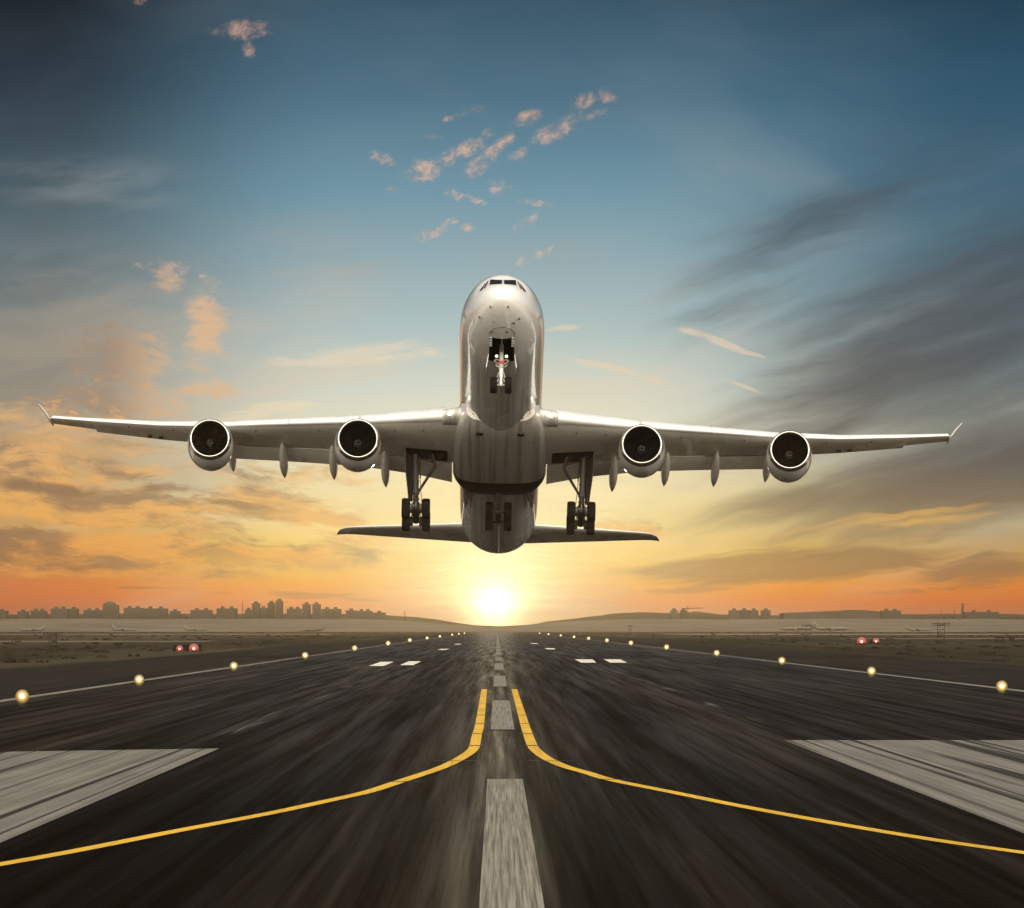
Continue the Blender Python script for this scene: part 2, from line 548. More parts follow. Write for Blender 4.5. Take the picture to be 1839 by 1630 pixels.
# tyre rubber down the middle
rub = N.mul(N.step(N.m('ABSOLUTE', N.sub(gx, 0.1)), 0.25, 1.9, 1.0, 0.0), N.step(patch, 0.30, 0.62))
base = N.mix(N.mul(rub, 0.8), base, (0.0025, 0.002, 0.0015, 1))
lane = N.mul(N.step(N.m('ABSOLUTE', N.sub(N.m('ABSOLUTE', N.sub(gx, 0.2)), 2.6)), 0.0, 1.1, 1.0, 0.0), N.step(s1, 0.42, 0.6))
base = N.mix(N.mul(lane, 0.45), base, (0.005, 0.004, 0.003, 1))
# scuffed seams
seam = N.mul(N.step(N.m('ABSOLUTE', N.sub(N.m('ABSOLUTE', N.sub(gx, 0.25)), 5.4)), 0.02, 0.34, 1.0, 0.0), N.mul(N.step(s3, 0.46, 0.7), N.step(patch, 0.42, 0.6)))
base = N.mix(N.mul(seam, 0.75), base, (0.19, 0.17, 0.14, 1))
# two long skid smudges and a near end painted darker for vignette and rubber
sk = None
for cx, cyy in ((-2.25, 100.0), (2.72, 101.0)):
    n = N.new('ShaderNodeVectorMath', operation='LENGTH')
    mp = N.new('ShaderNodeMapping', vector_type='TEXTURE'); N.put(mp.inputs[0], G)
    mp.inputs[1].default_value = (cx, cyy, 0); mp.inputs[3].default_value = (0.62, 27.0, 1.0)
    N.put(n.inputs[0], mp.outputs[0])
    v = N.step(n.outputs['Value'], 0.15, 1.0, 1.0, 0.0)
    sk = v if sk is None else N.mx(sk, v)
base = N.mix(N.mul(sk, N.step(s1, 0.36, 0.56, 0.6, 0.97)), base, (0.003, 0.0025, 0.002, 1))
tz = N.mul(N.step(gy, 48.0, 82.0, 1.0, 0.0), N.step(s2, 0.34, 0.62, 0.9, 0.55))
base = N.mix(tz, base, (0.0016, 0.0013, 0.0009, 1))
base = N.mix(N.step(grain, 0.35, 0.7, 0.0, 0.3), base, (0.020, 0.0155, 0.010, 1))
N.put(b.inputs['Base Color'], base)
N.put(b.inputs['Roughness'], N.step(s1, 0.35, 0.65, 0.60, 0.42))
N.put(b.inputs['Specular IOR Level'], N.mul(N.m('SUBTRACT', 1.0, N.mul(sk, 0.92)), N.mul(N.step(N.add(N.mul(s1, 0.6), N.mul(s3, 0.4)), 0.36, 0.64, 0.006, 0.078), N.mul(N.step(s2, 0.36, 0.62, 0.25, 1.0), N.mul(N.step(N.m('ABSOLUTE', N.sub(gx, 0.1)), 0.3, 1.6, 0.30, 1.0), N.mul(N.step(gy, 30.0, 130.0, 0.06, 1.0), N.step(gy, 90.0, 420.0, 1.0, 4.6)))))))
bump(N, b, N.add(grain, N.mul(s3, 0.6)), 0.004, 0.5)

# dry field: long bands of turf, bare earth and old paving lying along the runway
field, N, b, G = nmat('dry_field', 0.95, 0, 0.03)
f1 = N.noise(vscale(N, G, (0.085, 0.0011, 1)), 1.0, 5, 0.55)
f2 = N.noise(vscale(N, G, (0.02, 0.0022, 1), (5, 2, 0)), 1.0, 5, 0.6)
f3 = N.noise(vscale(N, G, (0.9, 0.12, 1)), 1.0, 5, 0.65)
c1 = N.ramp(f1, [(0.36, (0.006, 0.0045, 0.003, 1)), (0.46, (0.027, 0.021, 0.0135, 1)), (0.54, (0.009, 0.0068, 0.0045, 1)), (0.64, (0.045, 0.036, 0.024, 1))])
c1 = N.mix(N.step(f2, 0.42, 0.66, 0, 0.65), c1, (0.06, 0.049, 0.033, 1))
c1 = N.mix(N.step(f3, 0.4, 0.7, 0, 0.35), c1, (0.030, 0.026, 0.016, 1))
N.put(b.inputs['Base Color'], c1)
bump(N, b, f3, 0.05, 0.6)

# shoulder paving
shoulder, N, b, G = nmat('shoulder_paving', 0.8, 0, 0.06)
h1 = N.noise(vscale(N, G, (1.2, 0.02, 1)), 1.0, 5, 0.6)
h2 = N.noise(G, 24.0, 3, 0.7)
N.put(b.inputs['Base Color'], N.mix(N.step(h2, 0.4, 0.7, 0, 0.3), N.ramp(h1, [(0.35, (0.005, 0.004, 0.0028, 1)), (0.65, (0.018, 0.0145, 0.0102, 1))]), (0.03, 0.025, 0.018, 1)))
bump(N, b, h2, 0.004, 0.5)

# pale concrete of the far taxiways
concrete, N, b, G = nmat('pale_concrete', 0.85, 0, 0.2)
h1 = N.noise(vscale(N, G, (0.05, 0.02, 1)), 1.0, 4, 0.6)
N.put(b.inputs['Base Color'], N.ramp(h1, [(0.35, (0.10, 0.085, 0.06, 1)), (0.65, (0.16, 0.137, 0.1, 1))]))


# bright concrete of the unseen aprons added to bounce light onto the airliner
bouncem, N, b, G = nmat('bounce_concrete', 0.8, 0, 0.2)
h1 = N.noise(vscale(N, G, (0.12, 0.12, 1)), 1.0, 5, 0.6)
bk_ = N.new('ShaderNodeTexBrick'); N.put(bk_.inputs['Vector'], vscale(N, G, (0.133, 0.133, 0.133)))
bk_.offset = 0.0
bk_.inputs['Color1'].default_value = (0.33, 0.295, 0.235, 1); bk_.inputs['Color2'].default_value = (0.29, 0.262, 0.21, 1); bk_.inputs['Mortar'].default_value = (0.12, 0.105, 0.085, 1)
bk_.inputs['Scale'].default_value = 1.0; bk_.inputs['Mortar Size'].default_value = 0.004; bk_.inputs['Brick Width'].default_value = 1.0; bk_.inputs['Row Height'].default_value = 1.0
N.put(b.inputs['Base Color'], N.mix(N.step(h1, 0.3, 0.7, 0.0, 0.4), bk_.outputs[0], (0.21, 0.185, 0.145, 1)))


def paint(name, colr, wear, dark=(0.03, 0.027, 0.022, 1), fine=22.0, lines=0.0):
    m, N, b, G = nmat(name, 0.65, 0, 0.15)
    a = N.noise(vscale(N, G, (fine, fine * 0.004, 1)), 1.0, 6, 0.72)
    c = N.noise(vscale(N, G, (1.1, 0.22, 1), (3, 8, 0)), 1.0, 4, 0.6)
    g = N.noise(G, 55.0, 3, 0.75)
    col = N.mix(N.step(c, 0.3, 0.7, 0, 0.4), colr, tuple(x * 0.55 for x in colr[:3]) + (1,))
    k = N.add(N.mul(a, 0.86), N.mul(g, 0.14))
    col = N.mix(N.step(k, wear - 0.04, wear + 0.24, 0.85, 0.0), col, dark)
    if lines:
        gx = N.sep(G)[0]
        l1 = N.noise(vscale(N, G, (1.5, 0.004, 1), (17, 3, 0)), 1.0, 3, 0.55)
        l2 = N.noise(vscale(N, G, (4.5, 0.02, 1), (7, 13, 0)), 1.0, 3, 0.6)
        col = N.mix(N.step(N.m('ABSOLUTE', N.sub(l1, 0.47)), 0.016, 0.042, lines, 0.0), col, (0.012, 0.010, 0.007, 1))
        col = N.mix(N.step(l2, 0.50, 0.62, 0.0, 0.55), col, (0.10, 0.09, 0.072, 1))
    N.put(b.inputs['Base Color'], col)
    bump(N, b, g, 0.003, 0.4)
    return m


white_paint = paint('worn_white_paint', (0.25, 0.23, 0.188, 1), 0.40, fine=44.0)
bright_white = paint('white_paint', (0.6, 0.57, 0.5, 1), 0.22)
block_paint = paint('streaked_white_paint', (0.17, 0.16, 0.137, 1), 0.34, fine=10.0, lines=0.95)
yellow_paint = paint('yellow_paint', (0.56, 0.34, 0.034, 1), 0.27)

# ------------------------------------------------------------------ ground and paving (sheets 4 mm apart)
def sheet(name, rects, z, m, split=None):
    mb = MB()
    for x0, x1, y0, y1 in rects:
        mb.quad((x0, y0, z), (x1, y0, z), (x1, y1, z), (x0, y1, z))
    o = mb.build(name, m, smooth=False)
    return tag(o, kind='structure')


sheet('ground', [(-6500, 6500, -300, 9000)], 0.0, field)
sheet('runway_shoulder', [(-24.0, -14.6, -200, 2600), (17.8, 28.5, -200, 2600)], 0.008, shoulder)
sheet('runway', [(-14.6, 17.8, -200, 2600)], 0.008, asphalt)
sheet('apron', [(-190, -44, 40, 385), (46, 190, 40, 385), (-190, -44, -280, 38), (46, 190, -280, 38)], 0.006, bouncem)  # unseen bounce surfaces beside the runway, added to light the wings from below
sheet('taxiway', [(-900, -60, 1540, 1760), (62, 1300, 1480, 1800), (-700, -46, 690, 740), (70, 700, 880, 930)], 0.006, concrete)

EX_L, EX_R = -13.7, 16.85
ZM = 0.012


def mark(name, polys, m):
    mb = MB()
    for p in polys:
        mb.poly([(x, y, ZM) for x, y in p])
    return tag(mb.build(name, m, smooth=False, fix=True), kind='structure')


def rect(x0, x1, y0, y1): return [(x0, y0), (x1, y0), (x1, y1), (x0, y1)]


mark('runway_edge_line', [rect(EX_L - 0.2, EX_L + 0.2, -100, 2500), rect(EX_R - 0.2, EX_R + 0.2, -100, 2500)], white_paint)
dash = [(8, 59), (88, 124), (154, 189.5), (216, 258), (278, 314), (342, 381)]
while dash[-1][1] < 2400:
    dash.append((dash[-1][0] + 63, dash[-1][1] + 63))
mark('runway_centre_line', [rect(-0.13, 0.338, a, c) for a, c in dash], white_paint)
mark('aiming_point_marking', [[(-16, 30), (-4.62, 30), (-4.62, 74.1), (-13, 69)], [(5.12, 30), (17, 30), (17, 79.6), (5.12, 79.6)]], block_paint)


def pq(*pts): return [at(*p) for p in pts]


mark('touchdown_marking', [
    pq((662, 1196), (689, 1196), (707, 1188.5), (684, 1188.5)), pq((718, 1194.5), (742, 1194.5), (757, 1187.5), (734, 1187.5)),
    pq((1044, 1190), (1071, 1190), (1064, 1184), (1032, 1184)), pq((1096, 1190), (1126, 1190), (1114, 1184), (1084, 1184)),
    pq((786, 1167), (800, 1167), (807, 1165), (793, 1165)), pq((983, 1166), (998, 1166), (994, 1164), (978, 1164)),
    pq((815, 1157.2), (826, 1157.2), (829, 1156), (819, 1156)), pq((955, 1156), (968, 1156), (963, 1154.8), (951, 1154.8))], bright_white)


def ribbon(name, lpts, rpts, m):
    """curved painted line between two edge polylines given as ground points, smoothed"""
    def smooth(p):
        q = []
        n = len(p)
        for i in range(n - 1):
            p0, p1, p2, p3 = (Vector(p[max(i - 1, 0)]), Vector(p[i]), Vector(p[i + 1]), Vector(p[min(i + 2, n - 1)]))
            for k in range(8):
                t = k / 8
                q.append(0.5 * ((2 * p1) + (p2 - p0) * t + (2 * p0 - 5 * p1 + 4 * p2 - p3) * t * t + (3 * p1 - p0 - 3 * p2 + p3) * t ** 3))
        q.append(Vector(p[-1]))
        return q
    a, c = smooth(lpts), smooth(rpts)
    for _ in range(14):
        for p in (a, c):
            p[1:-1] = [(p[i - 1] + p[i] * 2 + p[i + 1]) / 4 for i in range(1, len(p) - 1)]
    mb = MB()
    for i in range(len(a) - 1):
        d = 0.0
        mb.quad((a[i].x, a[i].y, ZM), (c[i].x, c[i].y, ZM), (c[i + 1].x, c[i + 1].y, ZM), (a[i + 1].x, a[i + 1].y, ZM))
    return tag(mb.build(name, m, smooth=False), kind='structure')


# centre of each yellow lead-off line (x, y on the ground) and its width
def yline(px):
    c = [Vector(at(*p)) for p in px]
    L, R = [], []
    for i, p in enumerate(c):
        d = (c[min(i + 1, len(c) - 1)] - c[max(i - 1, 0)]).normalized()
        n = Vector((-d.y, d.x))
        w = 0.092
        L.append(p + n * w); R.append(p - n * w)
    return L, R


lp = [(869.7, 1238), (864, 1283), (860, 1309), (857, 1317), (853, 1338), (848.8, 1347.5), (836.5, 1357), (819.5, 1367), (795, 1378.5), (765.5, 1389), (716, 1405), (661, 1423.5), (608, 1435), (500, 1459), (400, 1478), (300, 1497), (130, 1531), (0, 1554), (-200, 1589)]
rp = [(923.5, 1238), (937, 1283), (943, 1304), (947.5, 1317), (955, 1338), (961.5, 1347.5), (973, 1357), (988.5, 1366.5), (1020, 1379.5), (1056.5, 1389), (1092.5, 1401), (1209, 1424), (1300, 1443), (1400, 1462), (1550, 1489), (1700, 1513.5), (1839, 1533), (2050, 1563)]
ribbon('yellow_taxi_line', *yline(lp), yellow_paint)
ribbon('yellow_taxi_line', *yline(rp), yellow_paint)
# dark joints cut across the yellow lines
joint = mat('joint_sealant', (0.012, 0.010, 0.009), 0.6)
jb = MB()
for pts in (lp, rp):
    for y in (1250, 1263, 1274, 1285, 1300, 1318, 1340, 1367.5, 1405 if pts is lp else 1401):
        for i in range(len(pts) - 1):
            if pts[i][1] <= y <= pts[i + 1][1]:
                t = (y - pts[i][1]) / (pts[i + 1][1] - pts[i][1])
                x = pts[i][0] + t * (pts[i + 1][0] - pts[i][0])
                X0, Y0 = at(x, y)
                w = 0.14 if y < 1345 else 0.34
                hw = 0.20 if y < 1345 else 0.08
                jb.poly([(X0 - w, Y0 - hw, ZM + 0.004), (X0 + w, Y0 - hw, ZM + 0.004), (X0 + w, Y0 + hw, ZM + 0.004), (X0 - w, Y0 + hw, ZM + 0.004)])
tag(jb.build('pavement_joint', joint, smooth=False), kind='structure')

# ------------------------------------------------------------------ the airliner
# Body axes: x to the photo's right, y = station - 30 m running aft (away from the camera), z up.
PIV = 30.0
PITCH, ROLL = math.radians(12.7), math.radians(1.15)
plane = empty('airliner', (0.22, 306.0, H + 385.0 / F * 306.0))
plane.rotation_euler = (-PITCH, ROLL, 0)
tag(plane, 'large white four engined jet airliner climbing away from the runway with its wheels down', 'airliner')


def paintwork(name, col, rough=0.22, coat=1.0, dirt=0.25, reflect_bands=0.0):
    m = mat(name, col, rough, 0.0, 0.5, coat, 0.03)
    N = NT(m.node_tree)
    b = m.node_tree.nodes['Principled BSDF']
    t = N.new('ShaderNodeTexCoord').outputs['Object']
    a = N.noise(vscale(N, t, (1.6, 0.16, 1.6)), 1.0, 5, 0.6)
    a = N.noise(vscale(N, t, (1.1, 0.10, 1.1)), 1.0, 3, 0.5)
    g = N.noise(vscale(N, t, (0.5, 0.25, 0.5)), 1.0, 2, 0.5)
    c = N.mix(N.step(a, 0.30, 0.80, 0.0, dirt), (*col, 1), (col[0] * 0.62, col[1] * 0.57, col[2] * 0.48, 1))
    if reflect_bands:  # brown streaks paint reflected bands onto the lower skin
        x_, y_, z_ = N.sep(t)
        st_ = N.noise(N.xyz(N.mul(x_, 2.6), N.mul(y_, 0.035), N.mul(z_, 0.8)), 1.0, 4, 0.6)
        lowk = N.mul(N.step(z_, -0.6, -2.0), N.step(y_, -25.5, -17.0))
        c = N.mix(N.mul(N.mul(N.step(st_, 0.40, 0.62), lowk), reflect_bands), c, (0.30, 0.25, 0.18, 1))
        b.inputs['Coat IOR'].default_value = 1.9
    N.put(b.inputs['Base Color'], c)
    N.put(b.inputs['Roughness'], N.step(g, 0.3, 0.7, rough * 0.8, rough * 1.3))
    return m


white = paintwork('white_aircraft_paint', (0.82, 0.81, 0.79), dirt=0.08, reflect_bands=0.6)
under = paintwork('grey_wing_paint', (0.74, 0.70, 0.63), 0.25, 0.6, 0.10)
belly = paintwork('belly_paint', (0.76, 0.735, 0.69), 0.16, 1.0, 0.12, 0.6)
slatm = paintwork('slat_paint', (0.78, 0.77, 0.75), 0.3, 0.6, 0.1)
nacm = paintwork('nacelle_paint', (0.72, 0.71, 0.69), 0.16, 1.0, 0.12)
lipm = mat('polished_lip', (0.62, 0.60, 0.56), 0.22, 1.0)
steel = mat('gear_steel', (0.40, 0.38, 0.34), 0.3, 0.9)
gearw = mat('gear_white_paint', (0.66, 0.66, 0.64), 0.3, 0.1, 0.5, 0.4)
gearg = mat('gear_grey_paint', (0.045, 0.04, 0.035), 0.45, 0.2)
chrome = mat('glint_chrome', (0.85, 0.85, 0.85), 0.12, 1.0)
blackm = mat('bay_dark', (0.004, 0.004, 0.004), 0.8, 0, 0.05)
darkfan = mat('fan_titanium', (0.0028, 0.0028, 0.003), 0.6, 0.0, 0.05)
ductm = mat('inlet_liner', (0.003, 0.003, 0.003), 0.8, 0, 0.03)
spinm = mat('spinner_black', (0.003, 0.003, 0.003), 0.7, 0, 0.05)
spiralm = mat('spinner_spiral_white', (0.20, 0.19, 0.175), 0.6, 0, 0.1)
exhm = mat('exhaust_metal', (0.22, 0.19, 0.16), 0.35, 1.0)
glass = mat('cockpit_glass', (0.004, 0.005, 0.005), 0.2, 0.0, 0.02)
bandm = mat('dark_aft_band', (0.006, 0.0045, 0.0035), 0.4, 0, 0.25)
seamm = mat('panel_seam', (0.07, 0.065, 0.06), 0.6)
redm = mat('red_placard', (0.55, 0.07, 0.05), 0.4)
tyrem, N, b, G = nmat('tyre_rubber', 0.7, 0, 0.12)
tO = N.new('ShaderNodeTexCoord').outputs['Object']
tn_ = N.noise(vscale(N, tO, (9, 3, 3)), 1.0, 4, 0.6)
N.put(b.inputs['Base Color'], N.ramp(tn_, [(0.3, (0.005, 0.0042, 0.0036, 1)), (0.7, (0.014, 0.0112, 0.009, 1))]))
lampm = mat('landing_lamp', (1, 0.95, 0.8), 0.2, emit=(1.0, 0.86, 0.6), estr=3.5)
taxim = mat('taxi_lamp', (1, 0.95, 0.85), 0.2, emit=(1.0, 0.90, 0.66), estr=1.0)


def pchip(xs, ys, x):
    n = len(xs)
    if x <= xs[0]: return ys[0]
    if x >= xs[-1]: return ys[-1]
    k = max(i for i in range(n - 1) if xs[i] <= x)
    h = [xs[i + 1] - xs[i] for i in range(n - 1)]
    d = [(ys[i + 1] - ys[i]) / h[i] for i in range(n - 1)]

    def m(i):
        if i == 0: return d[0]
        if i == n - 1: return d[-1]
        if d[i - 1] * d[i] <= 0: return 0.0
        w1, w2 = 2 * h[i] + h[i - 1], h[i] + 2 * h[i - 1]
        return (w1 + w2) / (w1 / d[i - 1] + w2 / d[i])
    t = (x - xs[k]) / h[k]
    return ((1 + 2 * t) * (1 - t) ** 2 * ys[k] + t * (1 - t) ** 2 * h[k] * m(k) + t * t * (3 - 2 * t) * ys[k + 1] + t * t * (t - 1) * h[k] * m(k + 1))


FS = [0, .06, .2, .45, .9, 1.6, 2.4, 3.2, 4.2, 5.5, 7, 9, 12, 24, 50, 54, 57, 59, 62, 65, 69, 72, 75, 75.6]
FHW = [.02, .24, .47, .74, 1.06, 1.42, 1.72, 1.95, 2.18, 2.42, 2.60, 2.71, 2.74, 2.77, 2.87, 2.88, 2.86, 2.83, 2.64, 2.3, 1.7, 1.15, .42, .18]
FZT = [-.60, -.38, -.17, .07, .36, .74, 1.12, 1.62, 2.04, 2.34, 2.57, 2.74, 2.80, 2.81, 2.83, 2.83, 2.83, 2.82, 2.80, 2.75, 2.6, 2.4, 1.95, 1.75]
FZB = [-.64, -.84, -1.04, -1.26, -1.54, -1.86, -2.12, -2.32, -2.50, -2.64, -2.74, -2.80, -2.82, -2.83, -2.83, -2.80, -2.72, -2.58, -2.05, -1.28, -.18, .66, 1.32, 1.48]


def fus_section(s, n=72):
    hw, zt, zb = pchip(FS, FHW, s), pchip(FS, FZT, s), pchip(FS, FZB, s)
    zc, hh = (zt + zb) / 2, (zt - zb) / 2
    return [(hw * math.sin(2 * PI * k / n), s - PIV, zc - hh * math.cos(2 * PI * k / n)) for k in range(n)]


st = [0, .03, .06, .12, .2, .32, .45, .65, .9] + [0.9 + 0.25 * i for i in range(1, 26)] + [7.5 + i for i in range(0, 45, 2)] + [52 + 0.75 * i for i in range(0, 31)] + [75.6]
mb = MB()
mb.loft([fus_section(s) for s in st])
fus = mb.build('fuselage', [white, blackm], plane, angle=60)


def cut(target, boxes, m_index=1):
    """open real bays in a skin"""
    cm = MB()
    for bx in boxes:
        cm.box(*bx)
    c = cm.build('cutter', [target.data.materials[0], target.data.materials[1]], plane, smooth=False)
    for p in c.data.polygons:
        p.material_index = m_index
    md = target.modifiers.new('bay', 'BOOLEAN')
    md.operation = 'DIFFERENCE'; md.solver = 'EXACT'; md.object = c
    dg = bpy.context.evaluated_depsgraph_get()
    nm = bpy.data.meshes.new_from_object(target.evaluated_get(dg))
    target.modifiers.clear()
    target.data = nm
    nm.name = target.name
    bpy.data.objects.remove(c)
    nm.set_sharp_from_angle(angle=math.radians(50))


cut(fus, [(-0.80, 0.80, 3.55 - PIV, 7.6 - PIV, -4.0, -1.0)])

# surface lookups used to lay thin panels, panes and seams on the skin
fus_bvh = BVHTree.FromPolygons([v for v in mb.v], [f for f in mb.f])
A0 = math.radians(15.0)
LOOK = Vector((0, math.cos(A0), math.sin(A0)))      # seen a little from below, straight ahead
LUP = Vector((0, -math.sin(A0), math.cos(A0)))


def on_skin(bvh, x, w, off):
    """drop the point (x, w) of the oblique front elevation onto the skin"""
    o = Vector((x, 0, 0)) + LUP * w - LOOK * 120
    h = bvh.ray_cast(o, LOOK)
    if h[0] is None: return None
    n = h[1] if h[1].dot(LOOK) < 0 else -h[1]
    return h[0] + n * off


def skin_patch(bvh, name, outline, m, parent, off=0.012, nu=26, nv=12, mir=False):
    """four sided outline (corner order: a b c d) draped over the skin"""
    mb2 = MB()
    for sgn in ((1, -1) if mir else (1,)):
        a, b_, c, d = [Vector((sgn * p[0], p[1])) for p in outline]
        g = []
        for i in range(nu + 1):
            r = []
            for j in range(nv + 1):
                u, v = i / nu, j / nv
                q = (a * (1 - u) + b_ * u) * (1 - v) + (d * (1 - u) + c * u) * v
                r.append(on_skin(bvh, q.x, q.y, off))
            g.append(r)
        for i in range(nu):
            for j in range(nv):
                if None not in (g[i][j], g[i + 1][j], g[i + 1][j + 1], g[i][j + 1]):
                    mb2.quad(g[i][j], g[i + 1][j], g[i + 1][j + 1], g[i][j + 1])
    return mb2.build(name, m, parent, angle=70)


def elev(px, py, dist=279.0):
    """oblique elevation coordinates (metres) of a photo pixel on the aircraft, for a given distance"""
    k = dist / F
    x = (px - 897.0) * k
    w = (744.0 - py) * k
    c, s = math.cos(ROLL), math.sin(ROLL)
    return (x * c - w * s, x * s + w * c)


# cockpit panes (traced at the nose, then mirrored so both sides agree)
pane = []
for q in ([(2.0, 234.2), (22.6, 235.4), (23.8, 225.4), (2.0, 226.2)],):
    k = 279.5 / F
    o = [(x * k, y * k) for x, y in q]
    for sgn in (1, -1):
        pane.append(skin_patch(fus_bvh, 'windscreen_pane', [(sgn * x, y) for x, y in o], glass, fus, 0.03))
for q in ([(24.6, 233.6), (27.6, 230.8), (33.6, 217.5), (32.0, 217.6)], [(29.2, 229.2), (31.6, 227.0), (41.6, 213.2), (36.6, 215.2)]):
    k = 280.5 / F
    for sgn in (1, -1):
        skin_patch(fus_bvh, 'side_cockpit_pane', [(sgn * x * k, y * k) for x, y in q], glass, fus, 0.03)
# small probes, drains and door seams on the nose
mbp = MB()
for px, py, r in ((879, 558, .055), (911, 558, .055), (859, 575, .06), (931, 578, .06), (921, 586, .07), (881, 601, .08), (909, 601, .08), (885, 584.5, .03)):
    x, w = elev(px, py, 279)
    p = on_skin(fus_bvh, x, w, 0.0)
    if p: mbp.tube([p, p + Vector((0, -0.10, -0.10)), p + Vector((0, -0.26, -0.12))], [r, r * 0.8, r * 0.3], 8)
build_split(mbp, 'probe', seamm, fus)


def seam_line(bvh, pts, width, off, mb3):
    P_ = [on_skin(bvh, x, w, off) for x, w in pts]
    for a, b_ in zip(P_, P_[1:]):
        if a is None or b_ is None: continue
        t = (b_ - a)
        n = t.cross(LOOK).normalized() * width / 2
        mb3.quad(a - n, b_ - n, b_ + n, a + n)


mbs = MB()
for sgn in (1, -1):
    k = 281.0 / F
    for q in ([(69, 176), (63, 167)], [(71, 174), (66, 165)]):
        (xa, ya), (xb, yb) = q
        seam_line(fus_bvh, [(sgn * (xa + (xb - xa) * i / 8) * k, (ya + (yb - ya) * i / 8) * k) for i in range(9)], 0.05, 0.012, mbs)
    # service doors ahead of and behind the nose bay
    q = [(21, 128), (23, 140), (16, 146), (4, 149), (0, 149)]
    seam_line(fus_bvh, [(sgn * x * k, y * k) for x, y in q], 0.035, 0.012, mbs)
for a in range(0, 40):
    s0 = 1.15
    t0, t1 = -1.1 + 2.2 * a / 40, -1.1 + 2.2 * (a + 1) / 40
    hw, zt, zb = pchip(FS, FHW, s0), pchip(FS, FZT, s0), pchip(FS, FZB, s0)
    pr = lambda t, d: Vector((math.sin(t) * (hw + .012), s0 + d - PIV, (zt + zb) / 2 - math.cos(t) * ((zt - zb) / 2 + .012)))
    mbs.quad(pr(t0, 0), pr(t1, 0), pr(t1, .02), pr(t0, .02))
for s0 in (11.0, 16.5, 21.0, 47.5, 53.0):
    for a in range(40):
        t0, t1 = -1.5 + 3 * a / 40, -1.5 + 3 * (a + 1) / 40
        pr = lambda t, d: Vector((math.sin(t) * (pchip(FS, FHW, s0) + .012), s0 + d - PIV, -math.cos(t) * 2.842))
        mbs.quad(pr(t0, 0), pr(t1, 0), pr(t1, .025), pr(t0, .025))
for sgn in (1, -1):
    for a in (0.55, 0.75):           # stencilled service panels low on the body
        for j in range(3):
            s0 = 21.4 + j * 0.8
            t0 = sgn * a
            pr = lambda t, d: Vector((math.sin(t) * (pchip(FS, FHW, s0) + .013), s0 + d - PIV, -math.cos(t) * 2.843))
            mbs.quad(pr(t0, 0), pr(t0 + .05, 0), pr(t0 + .05, .2), pr(t0, .2))
build_split(mbs, 'skin_seam', seamm, fus, smooth=False)

# --- belly fairing
BS = [22.6, 23.4, 24.4, 25.6, 27, 29, 31, 33, 35, 36.2]
BHW = [2.30, 2.62, 2.86, 3.02, 3.13, 3.22, 3.26, 3.27, 3.28, 3.28]
BZB = [-2.55, -2.74, -2.90, -3.00, -3.07, -3.14, -3.20, -3.25, -3.28, -3.28]


def fair_section(hw, zb, s, n=64, ex=3.4, zt=-0.35):
    zc, hh = (zt + zb) / 2, (zt - zb) / 2
    r = []
    for k in range(n):
        t = 2 * PI * k / n
        c, si = math.cos(t), math.sin(t)
        r.append((hw * abs(si) ** (2 / ex) * (1 if si >= 0 else -1), s - PIV, zc - hh * abs(c) ** (2 / ex) * (1 if c >= 0 else -1)))
    return r


mbf = MB()
ss_ = [22.6 + 0.4 * i for i in range(35)]
mbf.loft([fair_section(pchip(BS, BHW, s), pchip(BS, BZB, s), s) for s in ss_])
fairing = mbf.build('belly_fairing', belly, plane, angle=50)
fair_bvh = BVHTree.FromPolygons(mbf.v, mbf.f)
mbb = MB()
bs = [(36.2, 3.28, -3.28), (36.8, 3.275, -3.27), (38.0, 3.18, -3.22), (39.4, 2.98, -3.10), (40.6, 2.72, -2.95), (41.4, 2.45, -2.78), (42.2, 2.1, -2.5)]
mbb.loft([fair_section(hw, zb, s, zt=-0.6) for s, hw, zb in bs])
mbb.build('aft_fairing_band', bandm, plane, angle=50)  # dark closing section behind the belly fairing
# long pale fillets that run aft beside the dark band
mbq = MB()
for sgn in (1, -1):
    secs = []
    for i in range(9):
        t = i / 8
        s = 38.6 + 9.5 * t
        r = 0.62 * (1 - t) ** 0.8 + 0.03
        secs.append([(sgn * (2.15 + 0.25 * t) + math.cos(a) * r, s - PIV, -1.95 - 0.1 * t + math.sin(a) * r * 1.0) for a in [2 * PI * q / 20 for q in range(20)]])
    mbq.loft(secs)
build_split(mbq, 'aft_fillet', belly, plane)
mbs = MB()
for sgn in (1, -1):
    k = 300.0 / F
    for q in ([(70, -46), (60, -50), (50, -54)], [(22, -81), (10, -84), (0, -84)], ):
        seam_line(fair_bvh, [(sgn * x * k, w * k) for x, w in q], 0.03, 0.01, mbs)
    for (x0, w0, x1, w1, wd) in ((36, -33, 42, -35, 0.17), (34, -73, 44, -69, 0.04), (44, -104, 55, -102, 0.10)):
        seam_line(fair_bvh, [(sgn * (x0 + (x1 - x0) * i / 5) * k, (w0 + (w1 - w0) * i / 5) * k) for i in range(6)], wd, 0.01, mbs)
build_split(mbs, 'fairing_seam', seamm, fairing, smooth=False)
mbj = MB()
for sgn in (1, -1):
    line = []
    for i in range(26):
        s = 23.2 + 0.14 * i
        sec = fair_section(pchip(BS, BHW, s), pchip(BS, BZB, s), s, n=240)
        hw, zt, zb = pchip(FS, FHW, s), pchip(FS, FZT, s), pchip(FS, FZB, s)
        zc, hh = (zt + zb) / 2, (zt - zb) / 2
        last = None
        for k in range(1, 105):
            a_, c_ = sec[k - 1], sec[k]
            g_ = lambda p: (p[0] / hw) ** 2 + ((p[2] - zc) / hh) ** 2 - 1
            if (g_(a_) > 0) != (g_(c_) > 0):
                last = (sgn * abs(c_[0]), c_[1], c_[2])
        if last: line.append(last)
    if len(line) > 3: mbj.tube(line, 0.03, 6)
